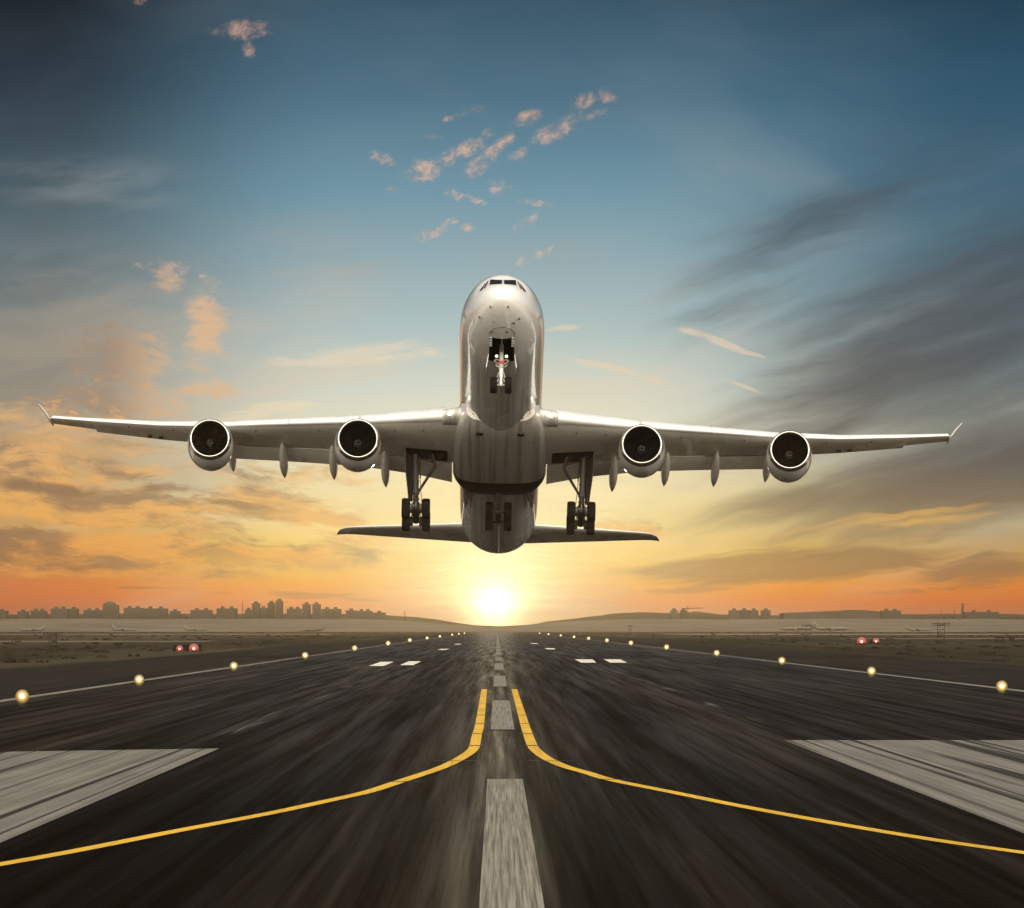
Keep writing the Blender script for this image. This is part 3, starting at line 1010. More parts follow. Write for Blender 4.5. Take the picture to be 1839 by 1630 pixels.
if mbj.v: build_split(mbj, 'fairing_edge_seam', seamm, fairing)
# ram air inlets under the fairing
mbr = MB()
for sgn in (1, -1):
    k = 302.0 / F
    p = on_skin(fair_bvh, sgn * 37 * k, -36 * k, -0.02)
    if p: mbr.box(p.x - .22, p.x + .22, p.y - .15, p.y + .4, p.z - .07, p.z + .1)
build_split(mbr, 'air_inlet', blackm, fairing, smooth=False)

# --- wings
# x, LE station, LE z, clean TE station, clean TE z, t/c, flap TE station, flap TE z
WX = [1.2, 3.2, 6.0, 9.8, 14.0, 19.9, 20.0, 24.0, 28.9, 29.0, 32.1]
WLS = [23.2, 24.5, 26.25, 28.6, 31.25, 34.95, 35.0, 37.5, 40.3, 40.35, 42.0]
WLZ = [-1.75, -1.62, -1.38, -1.02, -.52, .17, .18, .82, 1.78, 1.80, 2.42]
WTS = [36.9, 36.9, 36.9, 37.0, 38.5, 40.4, 40.5, 41.9, 43.75, 43.35, 44.3]
WTZ = [-2.55, -2.45, -2.05, -1.50, -.85, -.02, .28, .92, 1.90, 1.98, 2.60]
WTC = [.125, .12, .112, .105, .10, .098, .098, .096, .095, .095, .09]
FTS = [37.2, 37.2, 37.2, 37.5, 38.9, 40.75]
FTZ = [-3.12, -3.02, -2.45, -1.90, -1.32, -.62]


def wl(arr, x):
    for i in range(len(WX) - 1):
        if WX[i] <= x <= WX[i + 1] and i < len(arr) - 1:
            t = (x - WX[i]) / (WX[i + 1] - WX[i])
            return arr[i] * (1 - t) + arr[i + 1] * t
    return arr[-1]


def thick(c):
    return 5 * (.2969 * math.sqrt(max(c, 0)) - .1260 * c - .3516 * c * c + .2843 * c ** 3 - .1015 * c ** 4)


def wing_pt(x, c, side, le, te, tc):
    ch = math.hypot(te[0] - le[0], te[1] - le[1])
    u = Vector((te[0] - le[0], te[1] - le[1])) / ch
    n = Vector((-u.y, u.x))
    y = thick(c) * tc * ch * (1.05 if side > 0 else 0.95) * side + 0.012 * ch * math.sin(PI * c)
    q = Vector(le) + u * (c * ch) + n * y
    return (x, q.x - PIV, q.y)


def section(x, cmax=1.0, n=26, cmin=0.0):
    le, te, tc = (wl(WLS, x), wl(WLZ, x)), (wl(WTS, x), wl(WTZ, x)), wl(WTC, x)
    cs = [cmin + (cmax - cmin) * (1 - math.cos(PI * i / n)) / 2 for i in range(n + 1)]
    return [wing_pt(x, c, 1, le, te, tc) for c in reversed(cs)] + [wing_pt(x, c, -1, le, te, tc) for c in cs[1:]]


def mirror(pts, sgn): return [(sgn * p[0], p[1], p[2]) for p in pts]


def slat_section(x, gap=0.30, droop=math.radians(17)):
    le, te, tc = (wl(WLS, x), wl(WLZ, x)), (wl(WTS, x), wl(WTZ, x)), wl(WTC, x)
    top = [wing_pt(x, c, 1, le, te, tc) for c in (.15, .12, .09, .06, .04, .022, .010, .003)]
    nose = [wing_pt(x, 0, 1, le, te, tc)]
    bot = [wing_pt(x, c, -1, le, te, tc) for c in (.003, .010, .022, .035)]
    inner = [wing_pt(x, c, 1, le, te, tc * 0.55) for c in (.045, .075, .11)]
    out = []
    lx = Vector((le[0] - PIV, le[1]))
    ch = te[0] - le[0]
    for p in top + nose + bot + inner:
        q = Vector((p[1], p[2])) - lx
        a = droop                                     # nose rotates down
        q = Vector((q.x * math.cos(a) - q.y * math.sin(a) * -0.0 - q.y * math.sin(a), q.x * math.sin(a) + q.y * math.cos(a)))
        q += lx + Vector((-0.028 * ch - 0.02, -0.012 * ch))
        out.append((x, q.x, q.y))
    return out


def flap_section(x, n=14):
    le, te, tc = (wl(WLS, x), wl(WLZ, x)), (wl(WTS, x), wl(WTZ, x)), wl(WTC, x)
    a = wing_pt(x, 0.725, -1, le, te, tc)
    ch0 = te[0] - le[0]
    fl = Vector((a[1] + 0.10, a[2] + 0.014 * ch0))
    ft = Vector((wl(FTS, x) - PIV, wl(FTZ, x)))
    ch = (ft - fl).length
    u = (ft - fl) / ch
    nn = Vector((-u.y, u.x))
    cs = [(1 - math.cos(PI * i / n)) / 2 for i in range(n + 1)]
    up = [fl + u * (c * ch) + nn * (thick(c) * 0.15 * ch) for c in reversed(cs)]
    lo = [fl + u * (c * ch) - nn * (thick(c) * 0.09 * ch) for c in cs[1:]]
    return [(x, q.x, q.y) for q in up + lo]


def mid(xs, k=4):
    r = []
    for a, b_ in zip(xs, xs[1:]):
        r += [a + (b_ - a) * i / k for i in range(k)]
    return r + [xs[-1]]


def wingside(sgn):
    w = MB()
    xs = mid([1.2, 3.2, 6, 9.8, 14, 19.9], 3)
    w.loft([mirror(section(x, 0.735), sgn) for x in xs])
    xs = mid([19.95, 24, 28.9, 29.0, 32.1], 3)
    w.loft([mirror(section(x), sgn) for x in xs])
    wing = w.build('wing', [under], plane, angle=35)
    for a, b_ in ((3.75, 9.5), (9.65, 14.6), (14.63, 19.9), (20.1, 24.6), (24.63, 28.0), (28.03, 32.0)):
        q = MB()
        q.loft([mirror(slat_section(x), sgn) for x in mid([a, b_], 6)])
        q.build('slat', slatm, wing, angle=45)
    for a, b_ in ((3.3, 9.9), (10.0, 19.6)):
        q = MB()
        q.loft([mirror(flap_section(x), sgn) for x in mid([a, b_], 8)])
        fl_ = q.build('flap', under, wing, angle=35)
        q = MB()
        pts = []
        for x in mid([a, b_], 8):
            p = section(x, 0.735)[-1]
            pts.append((sgn * x, p[1] + 0.03, p[2] - 0.02))
        q.tube(pts, 0.035, 8)
        q.build('glint_strip', chrome, fl_)  # added polished tube that makes the bright glint along the flap hinge
    # root leading-edge fairing with its landing lamp
    q = MB()
    secs = []
    for i in range(13):
        t = i / 12
        x = 2.4 + 1.5 * t
        r = 0.62 - 0.10 * t
        yc, zc = wl(WLS, x) + 0.55 - PIV, wl(WLZ, x) - 0.02
        secs.append([(sgn * x, yc + math.cos(g) * (1.25 if math.cos(g) < 0 else 2.6) * (0.85 + 0.15 * (1 - t)), zc + math.sin(g) * r * (1.0 if math.sin(g) > 0 else 0.85)) for g in [2 * PI * j / 32 for j in range(32)]])
    q.loft(secs)
    q.build('root_fairing', white, wing, angle=50)
    lp_ = MB()
    cx, cy_, cz = sgn * 3.42, wl(WLS, 3.42) - 0.68 - PIV, wl(WLZ, 3.42) - 0.06
    lp_.lathe([(-0.10, 0.0), (-0.09, 0.07), (-0.05, 0.11), (0.10, 0.13), (0.2, 0.0)], (cx, cy_, cz), 'y', 20)
    lp_.build('landing_lamp', lampm, wing)
    # winglet
    q = MB()
    base = [(p[1], p[2], p[0]) for p in [wing_pt(32.1, c, 1, (wl(WLS, 32.1), wl(WLZ, 32.1)), (wl(WTS, 32.1), wl(WTZ, 32.1)), .09) for c in (0,)]]
    secs = []
    for t, dx_, dzz, s0, c0 in ((0, 0, 0, 42.0, 2.3), (0.1, .10, .05, 42.3, 2.1), (.25, .24, .26, 42.8, 1.85), (.6, .62, .95, 43.9, 1.45), (1, 1.25, 1.86, 45.2, 1.0)):
        cs = [(1 - math.cos(PI * i / 10)) / 2 for i in range(11)]
        nx, nz = (-0.85, 0.5) if t > 0.1 else (-0.3, 0.95)
        pts = []
        for c in reversed(cs): pts.append((32.1 + dx_ + nx * thick(c) * .115 * c0, s0 + c * c0 - PIV, 2.42 + dzz + nz * thick(c) * .115 * c0))
        for c in cs[1:]: pts.append((32.1 + dx_ - nx * thick(c) * .115 * c0, s0 + c * c0 - PIV, 2.42 + dzz - nz * thick(c) * .115 * c0))
        secs.append(mirror(pts, sgn))
    q.loft(secs)
    q.build('winglet', white, wing, angle=40)
    # flap track fairings
    for x, s1, z1, L_ in ((7.98, 39.6, -2.86, 6.0), (11.65, 39.9, -2.30, 5.6), (15.2, 41.1, -1.95, 5.6), (18.95, 42.5, -1.18, 5.4)):
        q = MB()
        secs = []
        for i in range(19):
            t = i / 18
            s = s1 - L_ + L_ * t
            w = 0.30 * min(1, math.sin(PI * min(t, 0.5)) ** 0.55) if t < .5 else 0.30 * (1 - ((t - .5) / .5) ** 2.2)
            w = max(w, 0.012)
            h = w * 1.45
            zz = z1 + (1 - t) * (0.82 if t > .35 else 0.82) * (1.35 - 0.35 * t)
            zz = zz if t > 0.4 else zz
            secs.append([(sgn * x + math.cos(g) * w, s - PIV, zz + math.sin(g) * h) for g in [2 * PI * j / 20 for j in range(20)]])
        q.loft(secs)
        q.build('flap_track_fairing', under, wing, angle=40)
    # slat joint gaps and small drains underneath
    q = MB()
    for x in (5.2, 7.2, 12.5, 17.0, 23.0, 26.3):
        p = section(x)[26 + 6]
        q.tube([(sgn * x, p[1], p[2] + .02), (sgn * x, p[1] + .05, p[2] - .09)], [.07, .03], 8)
    for x in (24.1, 24.9):
        p = section(x)[26 + 17]
        q.box(sgn * x - .16, sgn * x + .16, p[1] - .35, p[1] + .3, p[2] - .10, p[2] + .05, taper=0.06)
    build_split(q, 'drain', seamm, wing)
    return wing


wings = {s: wingside(s) for s in (-1, 1)}
# static wick lamp at the tail of the third pair of fairings (the small dark tip in the photo)

# --- engines
def engine_thing():
    L_ = 5.4
    out = [(0.0, 1.26), (-.02, 1.30), (.03, 1.36), (.14, 1.42), (.34, 1.47)]
    q = MB()
    prof = [(.34, 1.472), (.7, 1.53), (1.2, 1.58), (1.8, 1.60), (2.5, 1.56), (3.2, 1.45), (3.8, 1.30), (4.2, 1.16), (4.22, 1.12), (3.6, 1.10), (2.9, 1.08)]
    q.lathe([(a, r) for a, r in prof], (0, 0, 0), 'y', 72)
    nac = q.build('engine', [nacm], plane, angle=50)
    q = MB()
    lip = [(.34, 1.472), (.20, 1.445), (.09, 1.405), (.02, 1.36), (-.015, 1.31), (-.02, 1.28), (.01, 1.245), (.07, 1.222), (.16, 1.207), (.30, 1.20)]
    q.lathe(lip, (0, 0, 0), 'y', 72)
    q.build('inlet_lip', lipm, nac, angle=60)
    q = MB()
    q.lathe([(.30, 1.199), (.6, 1.20), (1.0, 1.22), (1.35, 1.24), (1.9, 1.24)], (0, 0, 0), 'y', 64)
    q.lathe([(1.88, 1.24), (1.9, 0.02)], (0, 0, 0), 'y', 64)
    q.build('inlet_duct', ductm, nac, angle=40)
    q = MB()
    for k in range(26):
        a = 2 * PI * k / 26
        secs = []
        for j in range(7):
            t = j / 6
            r = 0.36 + t * (1.225 - 0.36)
            tw = math.radians(20 + 42 * t)
            swp = 0.06 * math.sin(PI * t)
            c = 0.15 + 0.16 * t
            pts = []
            for e, th in ((-1, 0), (0, .012), (1, 0), (0, -.012)):
                du = e * c / 2 * math.sin(tw) + th * math.cos(tw)
                dv = e * c / 2 * math.cos(tw) - th * math.sin(tw)
                aa = a + du / r
                pts.append((math.cos(aa) * r, 1.50 + dv * 0.8 - swp, math.sin(aa) * r))
            secs.append(pts)
        q.loft(secs)
    q.build('fan_blade_disc', darkfan, nac, angle=40)
    q = MB()
    sp = [(0.88, 0.0), (0.885, 0.03), (0.92, .07), (1.0, .13), (1.15, .215), (1.3, .285), (1.42, .34), (1.5, .37)]
    q.lathe(sp, (0, 0, 0), 'y', 40, 0)

    def rad(y):
        for (y0, r0), (y1, r1) in zip(sp, sp[1:]):
            if y0 <= y <= y1: return r0 + (r1 - r0) * (y - y0) / (y1 - y0)
        return .37
    n = 90
    pts = []
    for i in range(n + 1):
        t = i / n
        y = 0.90 + 0.36 * t
        a = 1.3 + t * 2 * PI * 1.75
        wdt = 0.006 + 0.028 * math.sin(PI * min(1, t * 1.05)) ** 0.7
        pr = []
        for d in (-1, 1):
            yy = max(0.886, y + d * wdt)
            r = rad(yy) + 0.004
            pr.append((math.cos(a) * r, yy - 0.002, math.sin(a) * r))
        pts.append(pr)
    for a_, b_ in zip(pts, pts[1:]):
        q.quad(a_[0], b_[0], b_[1], a_[1], 1)
    q.build('spinner', [spinm, spiralm], nac, angle=60, fix=False)
    q = MB()
    q.lathe([(3.2, .98), (4.0, .92), (4.8, .74), (5.4, .60), (5.42, .56), (4.9, .58)], (0, 0, 0), 'y', 40)
    q.lathe([(4.6, .46), (5.2, .34), (5.9, .14), (6.2, .02)], (0, 0, 0), 'y', 32)
    q.build('exhaust', exhm, nac, angle=50)
    q = MB()       # dark cowl vents low on the cowling
    for a, y0, dy, da in ((-1.78, 1.75, .30, .10), (-1.46, 1.9, .24, .03), (-1.36, 1.9, .2, .02)):
        for j in range(3):
            a0, a1 = a + da * j / 3, a + da * (j + 1) / 3
            r = 1.607
            q.quad((math.cos(a0) * r, y0, math.sin(a0) * r), (math.cos(a1) * r, y0, math.sin(a1) * r), (math.cos(a1) * r * .998, y0 + dy, math.sin(a1) * r * .998), (math.cos(a0) * r * .998, y0 + dy, math.sin(a0) * r * .998))
    q.lathe([(.335, 1.4745), (.365, 1.4795)], (0, 0, 0), 'y', 72)
    q.build('cowl_seam', seamm, nac, angle=60)
    return nac


eng = engine_thing()
ENG = [(9.55, 24.1, -3.50), (-9.55, 24.1, -3.50), (20.0, 31.4, -1.72), (-20.0, 31.4, -1.72)]
for i, (x, s, z) in enumerate(ENG):
    e = eng if i == 0 else copy_tree(eng, plane)
    e.location = (x, s - PIV, z)
    e.rotation_euler = (math.radians(-1.0), 0, math.radians(-1.5 if x < 0 else 1.5) * -1)
    q = MB()
    zl = wl(WLZ, abs(x))
    sl_ = wl(WLS, abs(x))
    secs = []
    for t in [j / 8 for j in range(9)]:
        ss2 = s + 1.5 + t * (sl_ + 3.2 - s - 1.5)
        ztop = (z + 1.62) + (zl + 0.30 - z - 1.62) * min(1, t * 1.35) if t < 0.75 else zl + 0.05
        zbot = z + (1.45 if ss2 < s + 3.4 else 1.0)
        w = 0.05 + 0.20 * math.sin(PI * min(1, t + 0.12)) ** 0.6
        secs.append([(x - w, ss2 - PIV, zbot), (x + w, ss2 - PIV, zbot), (x + w, ss2 - PIV, ztop - .1), (x + w * .4, ss2 - PIV, ztop), (x - w * .4, ss2 - PIV, ztop), (x - w, ss2 - PIV, ztop - .1)])
    q.loft(secs)
    q.build('pylon', nacm, plane, angle=30)

# --- tail
def tailplane(sgn):
    q = MB()
    secs = []
    for x, ls, lz, ts, tz, tc in ((0.8, 63.2, .62, 71.4, 1.05, .10), (2.4, 64.3, .80, 71.7, 1.18, .10), (7.0, 67.4, 1.35, 72.4, 1.58, .095), (11.2, 70.1, 1.82, 73.0, 1.94, .09),
                              (11.9, 70.75, 1.90, 73.15, 1.98, .08), (12.35, 71.6, 1.93, 73.3, 1.99, .06), (12.6, 72.9, 1.95, 73.45, 1.98, .05)):
        n = 14
        cs = [(1 - math.cos(PI * i / n)) / 2 for i in range(n + 1)]
        secs.append(mirror([wing_pt(x, c, 1, (ls, lz), (ts, tz), tc) for c in reversed(cs)] + [wing_pt(x, c, -1, (ls, lz), (ts, tz), tc) for c in cs[1:]], sgn))
    q.loft(secs)
    return q.build('tailplane', under, plane, angle=35)


tails = [tailplane(s) for s in (-1, 1)]
q = MB()
secs = []
for z, ls, ts in ((2.2, 61.0, 72.0), (4.0, 63.5, 72.8), (7.0, 66.8, 73.8), (10.8, 70.6, 75.2), (11.2, 71.4, 75.3)):
    cs = [(1 - math.cos(PI * i / 10)) / 2 for i in range(11)]
    c0 = ts - ls
    secs.append([(thick(c) * .10 * c0, ls + c * c0 - PIV, z) for c in reversed(cs)] + [(-thick(c) * .10 * c0, ls + c * c0 - PIV, z) for c in cs[1:]])
q.loft(secs)
q.build('fin', white, plane, angle=35)

# --- landing gear
def wheel_mesh(name, R_, w, parent, loc, rim=gearg):
    q = MB()
    h = w / 2
    prof = [(-h * .55, R_ * .50), (-h * .80, R_ * .56), (-h * .97, R_ * .70), (-h, R_ * .80), (-h * .95, R_ * .90), (-h * .80, R_ * .965), (-h * .55, R_ * .99)]
    for g in (-.36, -.12, .12, .36):
        prof += [(h * (g - .035), R_), (h * (g - .03), R_ * .972), (h * (g + .03), R_ * .972), (h * (g + .035), R_)]
    prof += [(h * .55, R_ * .99), (h * .80, R_ * .965), (h * .95, R_ * .90), (h, R_ * .80), (h * .97, R_ * .70), (h * .80, R_ * .56), (h * .55, R_ * .50)]
    q.lathe(prof, (0, 0, 0), 'x', 40, 0)
    q.lathe([(-h * .56, R_ * .50), (-h * .35, R_ * .40), (-h * .5, R_ * .16), (-h * .75, R_ * .12), (-h * .76, .001)], (0, 0, 0), 'x', 24, 1)
    q.lathe([(h * .56, R_ * .50), (h * .35, R_ * .40), (h * .5, R_ * .16), (h * .75, R_ * .12), (h * .76, .001)], (0, 0, 0), 'x', 24, 1)
    return q.build(name, [tyrem, rim], parent, angle=45, loc=loc)


def main_gear(sgn):
    q = MB()
    top = Vector((sgn * 5.85, 33.2 - PIV, -1.75)); bot = Vector((sgn * 5.72, 34.3 - PIV, -6.02))
    d = bot - top
    P_ = lambda t: top + d * t
    q.tube([P_(0), P_(.08), P_(.62), P_(.66), P_(.70)], [.26, .24, .22, .27, .27], 18)
    q.tube([P_(.70), P_(.72), P_(.82), P_(.84), P_(1.0)], [.24, .20, .20, .25, .24], 18)
    for t, r in ((.30, .27), (.5, .26), (.78, .25), (.90, .29)):
        q.tube([P_(t - .012), P_(t + .012)], [r, r], 18)
    # torque links and hoses
    for o in (-1, 1):
        q.tube([P_(.70) + Vector((o * .12, -.30, 0)), P_(.84) + Vector((o * .10, -.62, 0)), P_(.98) + Vector((o * .14, -.28, .05))], .05, 8)
        q.tube([P_(.4) + Vector((o * .30, -.05, 0)), P_(.62) + Vector((o * .34, -.12, 0)), P_(.86) + Vector((o * .42, -.2, 0)), P_(.97) + Vector((o * .5, -.3, 0))], .028, 6)
        q.tube([P_(.88) + Vector((o * .22, -.1, .16)), P_(.93) + Vector((o * .46, -.1, -.0)), P_(.86) + Vector((o * .20, -.1, -.1))], .05, 8)
    gear = q.build('main_gear', [gearg], plane, angle=40)
    # bogie beam, tilted tail down
    q = MB()
    tilt = math.radians(13)
    ax = Vector((0, math.cos(tilt), -math.sin(tilt)))
    c0 = bot + Vector((0, 0.05, -0.12))
    f_, r_ = c0 - ax * 0.99, c0 + ax * 0.99
    q.tube([f_ - ax * .15, f_, c0, r_, r_ + ax * .15], [.14, .20, .26, .20, .12], 14)
    for e in (f_, r_):
        q.tube([e + Vector((-.78, 0, 0)), e + Vector((.78, 0, 0))], .10, 12)
        for o in (-1, 1):
            q.tube([e + Vector((o * .20, 0, 0)), e + Vector((o * .24, 0, 0)), e + Vector((o * .42, 0, 0)), e + Vector((o * .44, 0, 0))], [.14, .34, .34, .15], 16)
            q.tube([e + Vector((o * .33, -.1, .30)), c0 + Vector((o * .22, 0, .28))], .035, 6)
    q.build('bogie_beam', gearg, gear, angle=40)
    q = MB()
    for o in (-1, 1):
        q.tube([f_ + Vector((o * .18, -.33, .16)), f_ + Vector((o * .05, -.36, .04)), f_ + Vector((o * .30, -.30, .22)), f_ + Vector((o * .44, -.2, .18))], .035, 8)
        q.tube([f_ + Vector((o * .30, -.33, -.05)), f_ + Vector((o * .38, -.33, .12)), f_ + Vector((o * .24, -.36, .28))], .03, 8)
    for t in (.70, .735, .77, .80):
        q.tube([P_(t) + Vector((-.13, -.22, 0)), P_(t) + Vector((.13, -.22, 0))], .04, 8)
    q.tube([P_(.83) + Vector((.0, -.24, 0)), P_(.93) + Vector((0, -.30, 0))], [.10, .06], 10)
    build_split(q, 'hydraulic_line', steel, gear, angle=40)
    for e in (f_, r_):
        for o in (-1, 1):
            wheel_mesh('wheel', 0.71, 0.56, gear, e + Vector((o * .70, 0, 0)))
    # side brace, folding, running in to the fuselage
    q = MB()
    k1, k2 = P_(.66) + Vector((-sgn * .2, 0, 0)), Vector((sgn * 4.45, 32.7 - PIV, -3.05))
    k3 = Vector((sgn * 4.75, 32.2 - PIV, -2.0))
    q.tube([k1, k2], [.085, .11], 10); q.tube([k2, k3], [.11, .13], 10)
    q.tube([P_(.12), k2 + Vector((0, 0, .22))], .045, 8)
    q.tube([P_(.1) + Vector((-sgn * .30, .1, 0)), P_(.45) + Vector((-sgn * .32, .05, 0))], .05, 8)
    q.tube([k2 + Vector((0, .1, .05)), Vector((sgn * 5.3, 32.0 - PIV, -1.9))], .04, 8)
    build_split(q, 'side_brace', gearg, gear, angle=40)
    # leg door hung outboard of the strut
    q = MB()
    prof = [(.02, .42, .62), (.18, .44, .70), (.45, .42, .58), (.62, .40, .42), (.80, .38, .30)]
    secs = []
    for t, off, hw in prof:
        c = P_(t) + Vector((sgn * off, .12, 0))
        yw = sgn * hw * .38
        secs.append([c + Vector((-.03 + yw, -hw, 0)), c + Vector((.03 + yw, -hw, 0)), c + Vector((.05 * sgn + .03, 0, 0)), c + Vector((.03 - yw, hw, 0)), c + Vector((-.03 - yw, hw, 0)), c + Vector((.05 * sgn - .03, 0, 0))])
    q.loft(secs)
    q.build('gear_door', gearg, gear, angle=40)
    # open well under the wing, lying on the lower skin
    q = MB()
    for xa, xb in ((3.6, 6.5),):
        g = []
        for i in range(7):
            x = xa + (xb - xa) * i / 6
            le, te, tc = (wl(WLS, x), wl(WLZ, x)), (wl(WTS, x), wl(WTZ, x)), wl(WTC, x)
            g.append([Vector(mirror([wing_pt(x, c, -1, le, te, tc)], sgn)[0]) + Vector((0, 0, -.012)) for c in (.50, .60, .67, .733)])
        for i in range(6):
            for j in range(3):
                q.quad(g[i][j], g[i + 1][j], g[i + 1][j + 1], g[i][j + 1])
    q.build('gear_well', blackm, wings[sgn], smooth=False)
    return gear


for s_ in (-1, 1):
    main_gear(s_)

# centre gear under the belly
q = MB()
t0, b0 = Vector((0, 39.6 - PIV, -2.6)), Vector((0, 40.6 - PIV, -4.55))
q.tube([t0, t0 + (b0 - t0) * .5, t0 + (b0 - t0) * .52, b0], [.22, .20, .15, .15], 14)
q.tube([b0 + Vector((0, -.85, .12)), b0, b0 + Vector((0, .85, -.25))], [.15, .2, .15], 12)
for o in (-.82, .82):
    e = b0 + Vector((0, o, -.22 * o))
    q.tube([e + Vector((-.7, 0, 0)), e + Vector((.7, 0, 0))], .10, 10)
cg = q.build('centre_gear', gearg, plane, angle=40)
for o in (-.82, .82):
    for sx in (-1, 1):
        wheel_mesh('wheel', 0.66, 0.56, cg, b0 + Vector((sx * .66, o, -.22 * o)))

# nose gear
q = MB()
t0, b0 = Vector((0, 6.6 - PIV, -1.9)), Vector((0, 6.35 - PIV, -4.62))
d = b0 - t0
P_ = lambda t: t0 + d * t
q.tube([P_(0), P_(.3), P_(.46), P_(.47), P_(.53), P_(.54)], [.13, .13, .13, .19, .19, .13], 16)
q.tube([P_(.54), P_(.58), P_(.62), P_(.80), P_(.82), P_(.97)], [.13, .165, .135, .13, .10, .10], 16)
q.tube([P_(.97) + Vector((0, 0, .14)), P_(.97), P_(1.03)], [.17, .19, .12], 14)
ng = q.build('nose_gear', [gearw], plane, angle=40)
q = MB()
q.tube([b0 + Vector((-.50, 0, 0)), b0 + Vector((.50, 0, 0))], .095, 12)
for o in (-1, 1):
    q.tube([P_(.66) + Vector((o * .14, .12, 0)), P_(.84) + Vector((o * .26, .2, 0)), P_(.97) + Vector((o * .20, .1, 0))], .035, 8)
    q.tube([P_(.86) + Vector((o * .16, -.10, 0)), P_(.95) + Vector((o * .28, -.12, 0))], .04, 8)
    q.tube([P_(.40) + Vector((o * .46, -.1, 0)), P_(.47) + Vector((o * .30, -.18, 0)), P_(.52) + Vector((o * .12, -.24, 0))], .045, 8)
    q.tube([P_(.50) + Vector((o * .36, -.12, 0)), P_(.56) + Vector((o * .24, -.16, 0)), P_(.58) + Vector((o * .05, -.2, 0))], .035, 8)
q.tube([P_(.38) + Vector((-.42, -.05, 0)), P_(.38) + Vector((.42, -.05, 0))], .05, 10)
q.tube([P_(.05), P_(.4) + Vector((0, -.6, .5)), Vector((0, 4.2 - PIV, -1.3))], .08, 10)
build_split(q, 'gear_link', steel, ng, angle=40)
q = MB()
q.box(-.20, .20, P_(.45).y - .28, P_(.45).y - .20, P_(.45).z - .09, P_(.45).z + .09, taper=0.02)
q.build('placard', redm, ng, smooth=False)
for o in (-1, 1):
    wheel_mesh('wheel', 0.54, 0.45, ng, b0 + Vector((o * .46, 0, 0)))
    q = MB()
    c = P_(.30) + Vector((o * .31, -.22, 0))
    q.lathe([(-.02, .0), (-.015, .06), (.0, .095), (.06, .105), (.16, .07), (.2, .0)], tuple(c), 'y', 18)
    q.build('taxi_lamp', taxim, ng)
    # doors: long aft pair standing open beside the leg
    q = MB()
    xo = o * 0.83
    secs = []
    for i in range(7):
        s = 6.2 + 1.9 * i / 6
        zb = pchip(FS, FZB, s) + 0.05
        h = .95 - .25 * abs(i / 6 - .45)
        secs.append([(xo - .02, s - PIV, zb), (xo + .02, s - PIV, zb), (xo + .02 + o * .13, s - PIV, zb - h), (xo - .02 + o * .13, s - PIV, zb - h)])
    q.loft(secs)
    q.build('nose_gear_door', white, fus, angle=30)
    # pale structure in the bay mouth
    q = MB()
    for s in (3.75, 4.15, 4.55, 4.95):
        zb_ = pchip(FS, FZB, s)
        q.box(o * .70 - .09, o * .70 + .09, s - .12 - PIV, s + .10 - PIV, zb_ + .10, zb_ + .45, taper=.03)
    build_split(q, 'bay_rib', gearw, fus, smooth=False)

# ------------------------------------------------------------------ far scenery
def pt(px, py, dist):
    """x and z at a given distance that a photo pixel shows"""
    return ((px - VX) / F * dist, H + (VY - py) / F * dist)


def hmat(name, col, rough=0.9, var=0.3, sc=0.05):
    m, N, b, G = nmat(name, rough, 0, 0.1)
    n = N.noise(vscale(N, G, (sc, sc, sc)), 1.0, 5, 0.6)
    N.put(b.inputs['Base Color'], N.mix(N.step(n, 0.35, 0.65), (*[c * (1 - var) for c in col], 1), (*[c * (1 + var) for c in col], 1)))
    return m


hillm = hmat('wooded_hill', (0.020, 0.017, 0.012), sc=0.02)
woodm = hmat('far_foliage', (0.018, 0.016, 0.011), sc=0.08)


def facade(name, wallc, winc, fw=3.2, fh=3.0):
    """plaster or panel wall with rows of dark window openings"""
    m, N, b, G = nmat(name, 0.85, 0, 0.2)
    t = N.new('ShaderNodeTexCoord').outputs['Object']
    x, y, z = N.sep(t)
    u = N.m('FRACT', N.mul(N.add(x, y), 1 / fw))
    v = N.m('FRACT', N.mul(z, 1 / fh))
    wx = N.mul(N.step(u, 0.28, 0.30), N.step(u, 0.70, 0.72, 1, 0))
    wz = N.mul(N.step(v, 0.30, 0.32), N.step(v, 0.76, 0.78, 1, 0))
    n = N.noise(vscale(N, t, (.2, .2, .05)), 1.0, 4, 0.6)
    N.put(b.inputs['Base Color'], N.mix(N.mul(wx, wz), N.mix(N.step(n, .35, .65), (*wallc, 1), (*[c * .7 for c in wallc], 1)), (*winc, 1)))
    return m


fac_a = facade('panel_facade', (0.055, 0.048, 0.04), (0.02, 0.019, 0.018))
fac_b = facade('brick_facade', (0.05, 0.036, 0.028), (0.02, 0.019, 0.018))
fac_c = facade('grey_facade', (0.045, 0.041, 0.037), (0.02, 0.019, 0.018), 4.5, 3.6)
roofm = hmat('roof_felt', (0.05, 0.047, 0.043))
mastm = mat('mast_steel', (0.016, 0.013, 0.010), 0.6, 0.0, 0.1)
tinm = hmat('hangar_sheet', (0.05, 0.046, 0.04))
brickm = hmat('chimney_brick', (0.03, 0.02, 0.015))
wplane = mat('parked_aircraft_paint', (0.065, 0.06, 0.05), 0.35, 0, 0.5, 0.5)


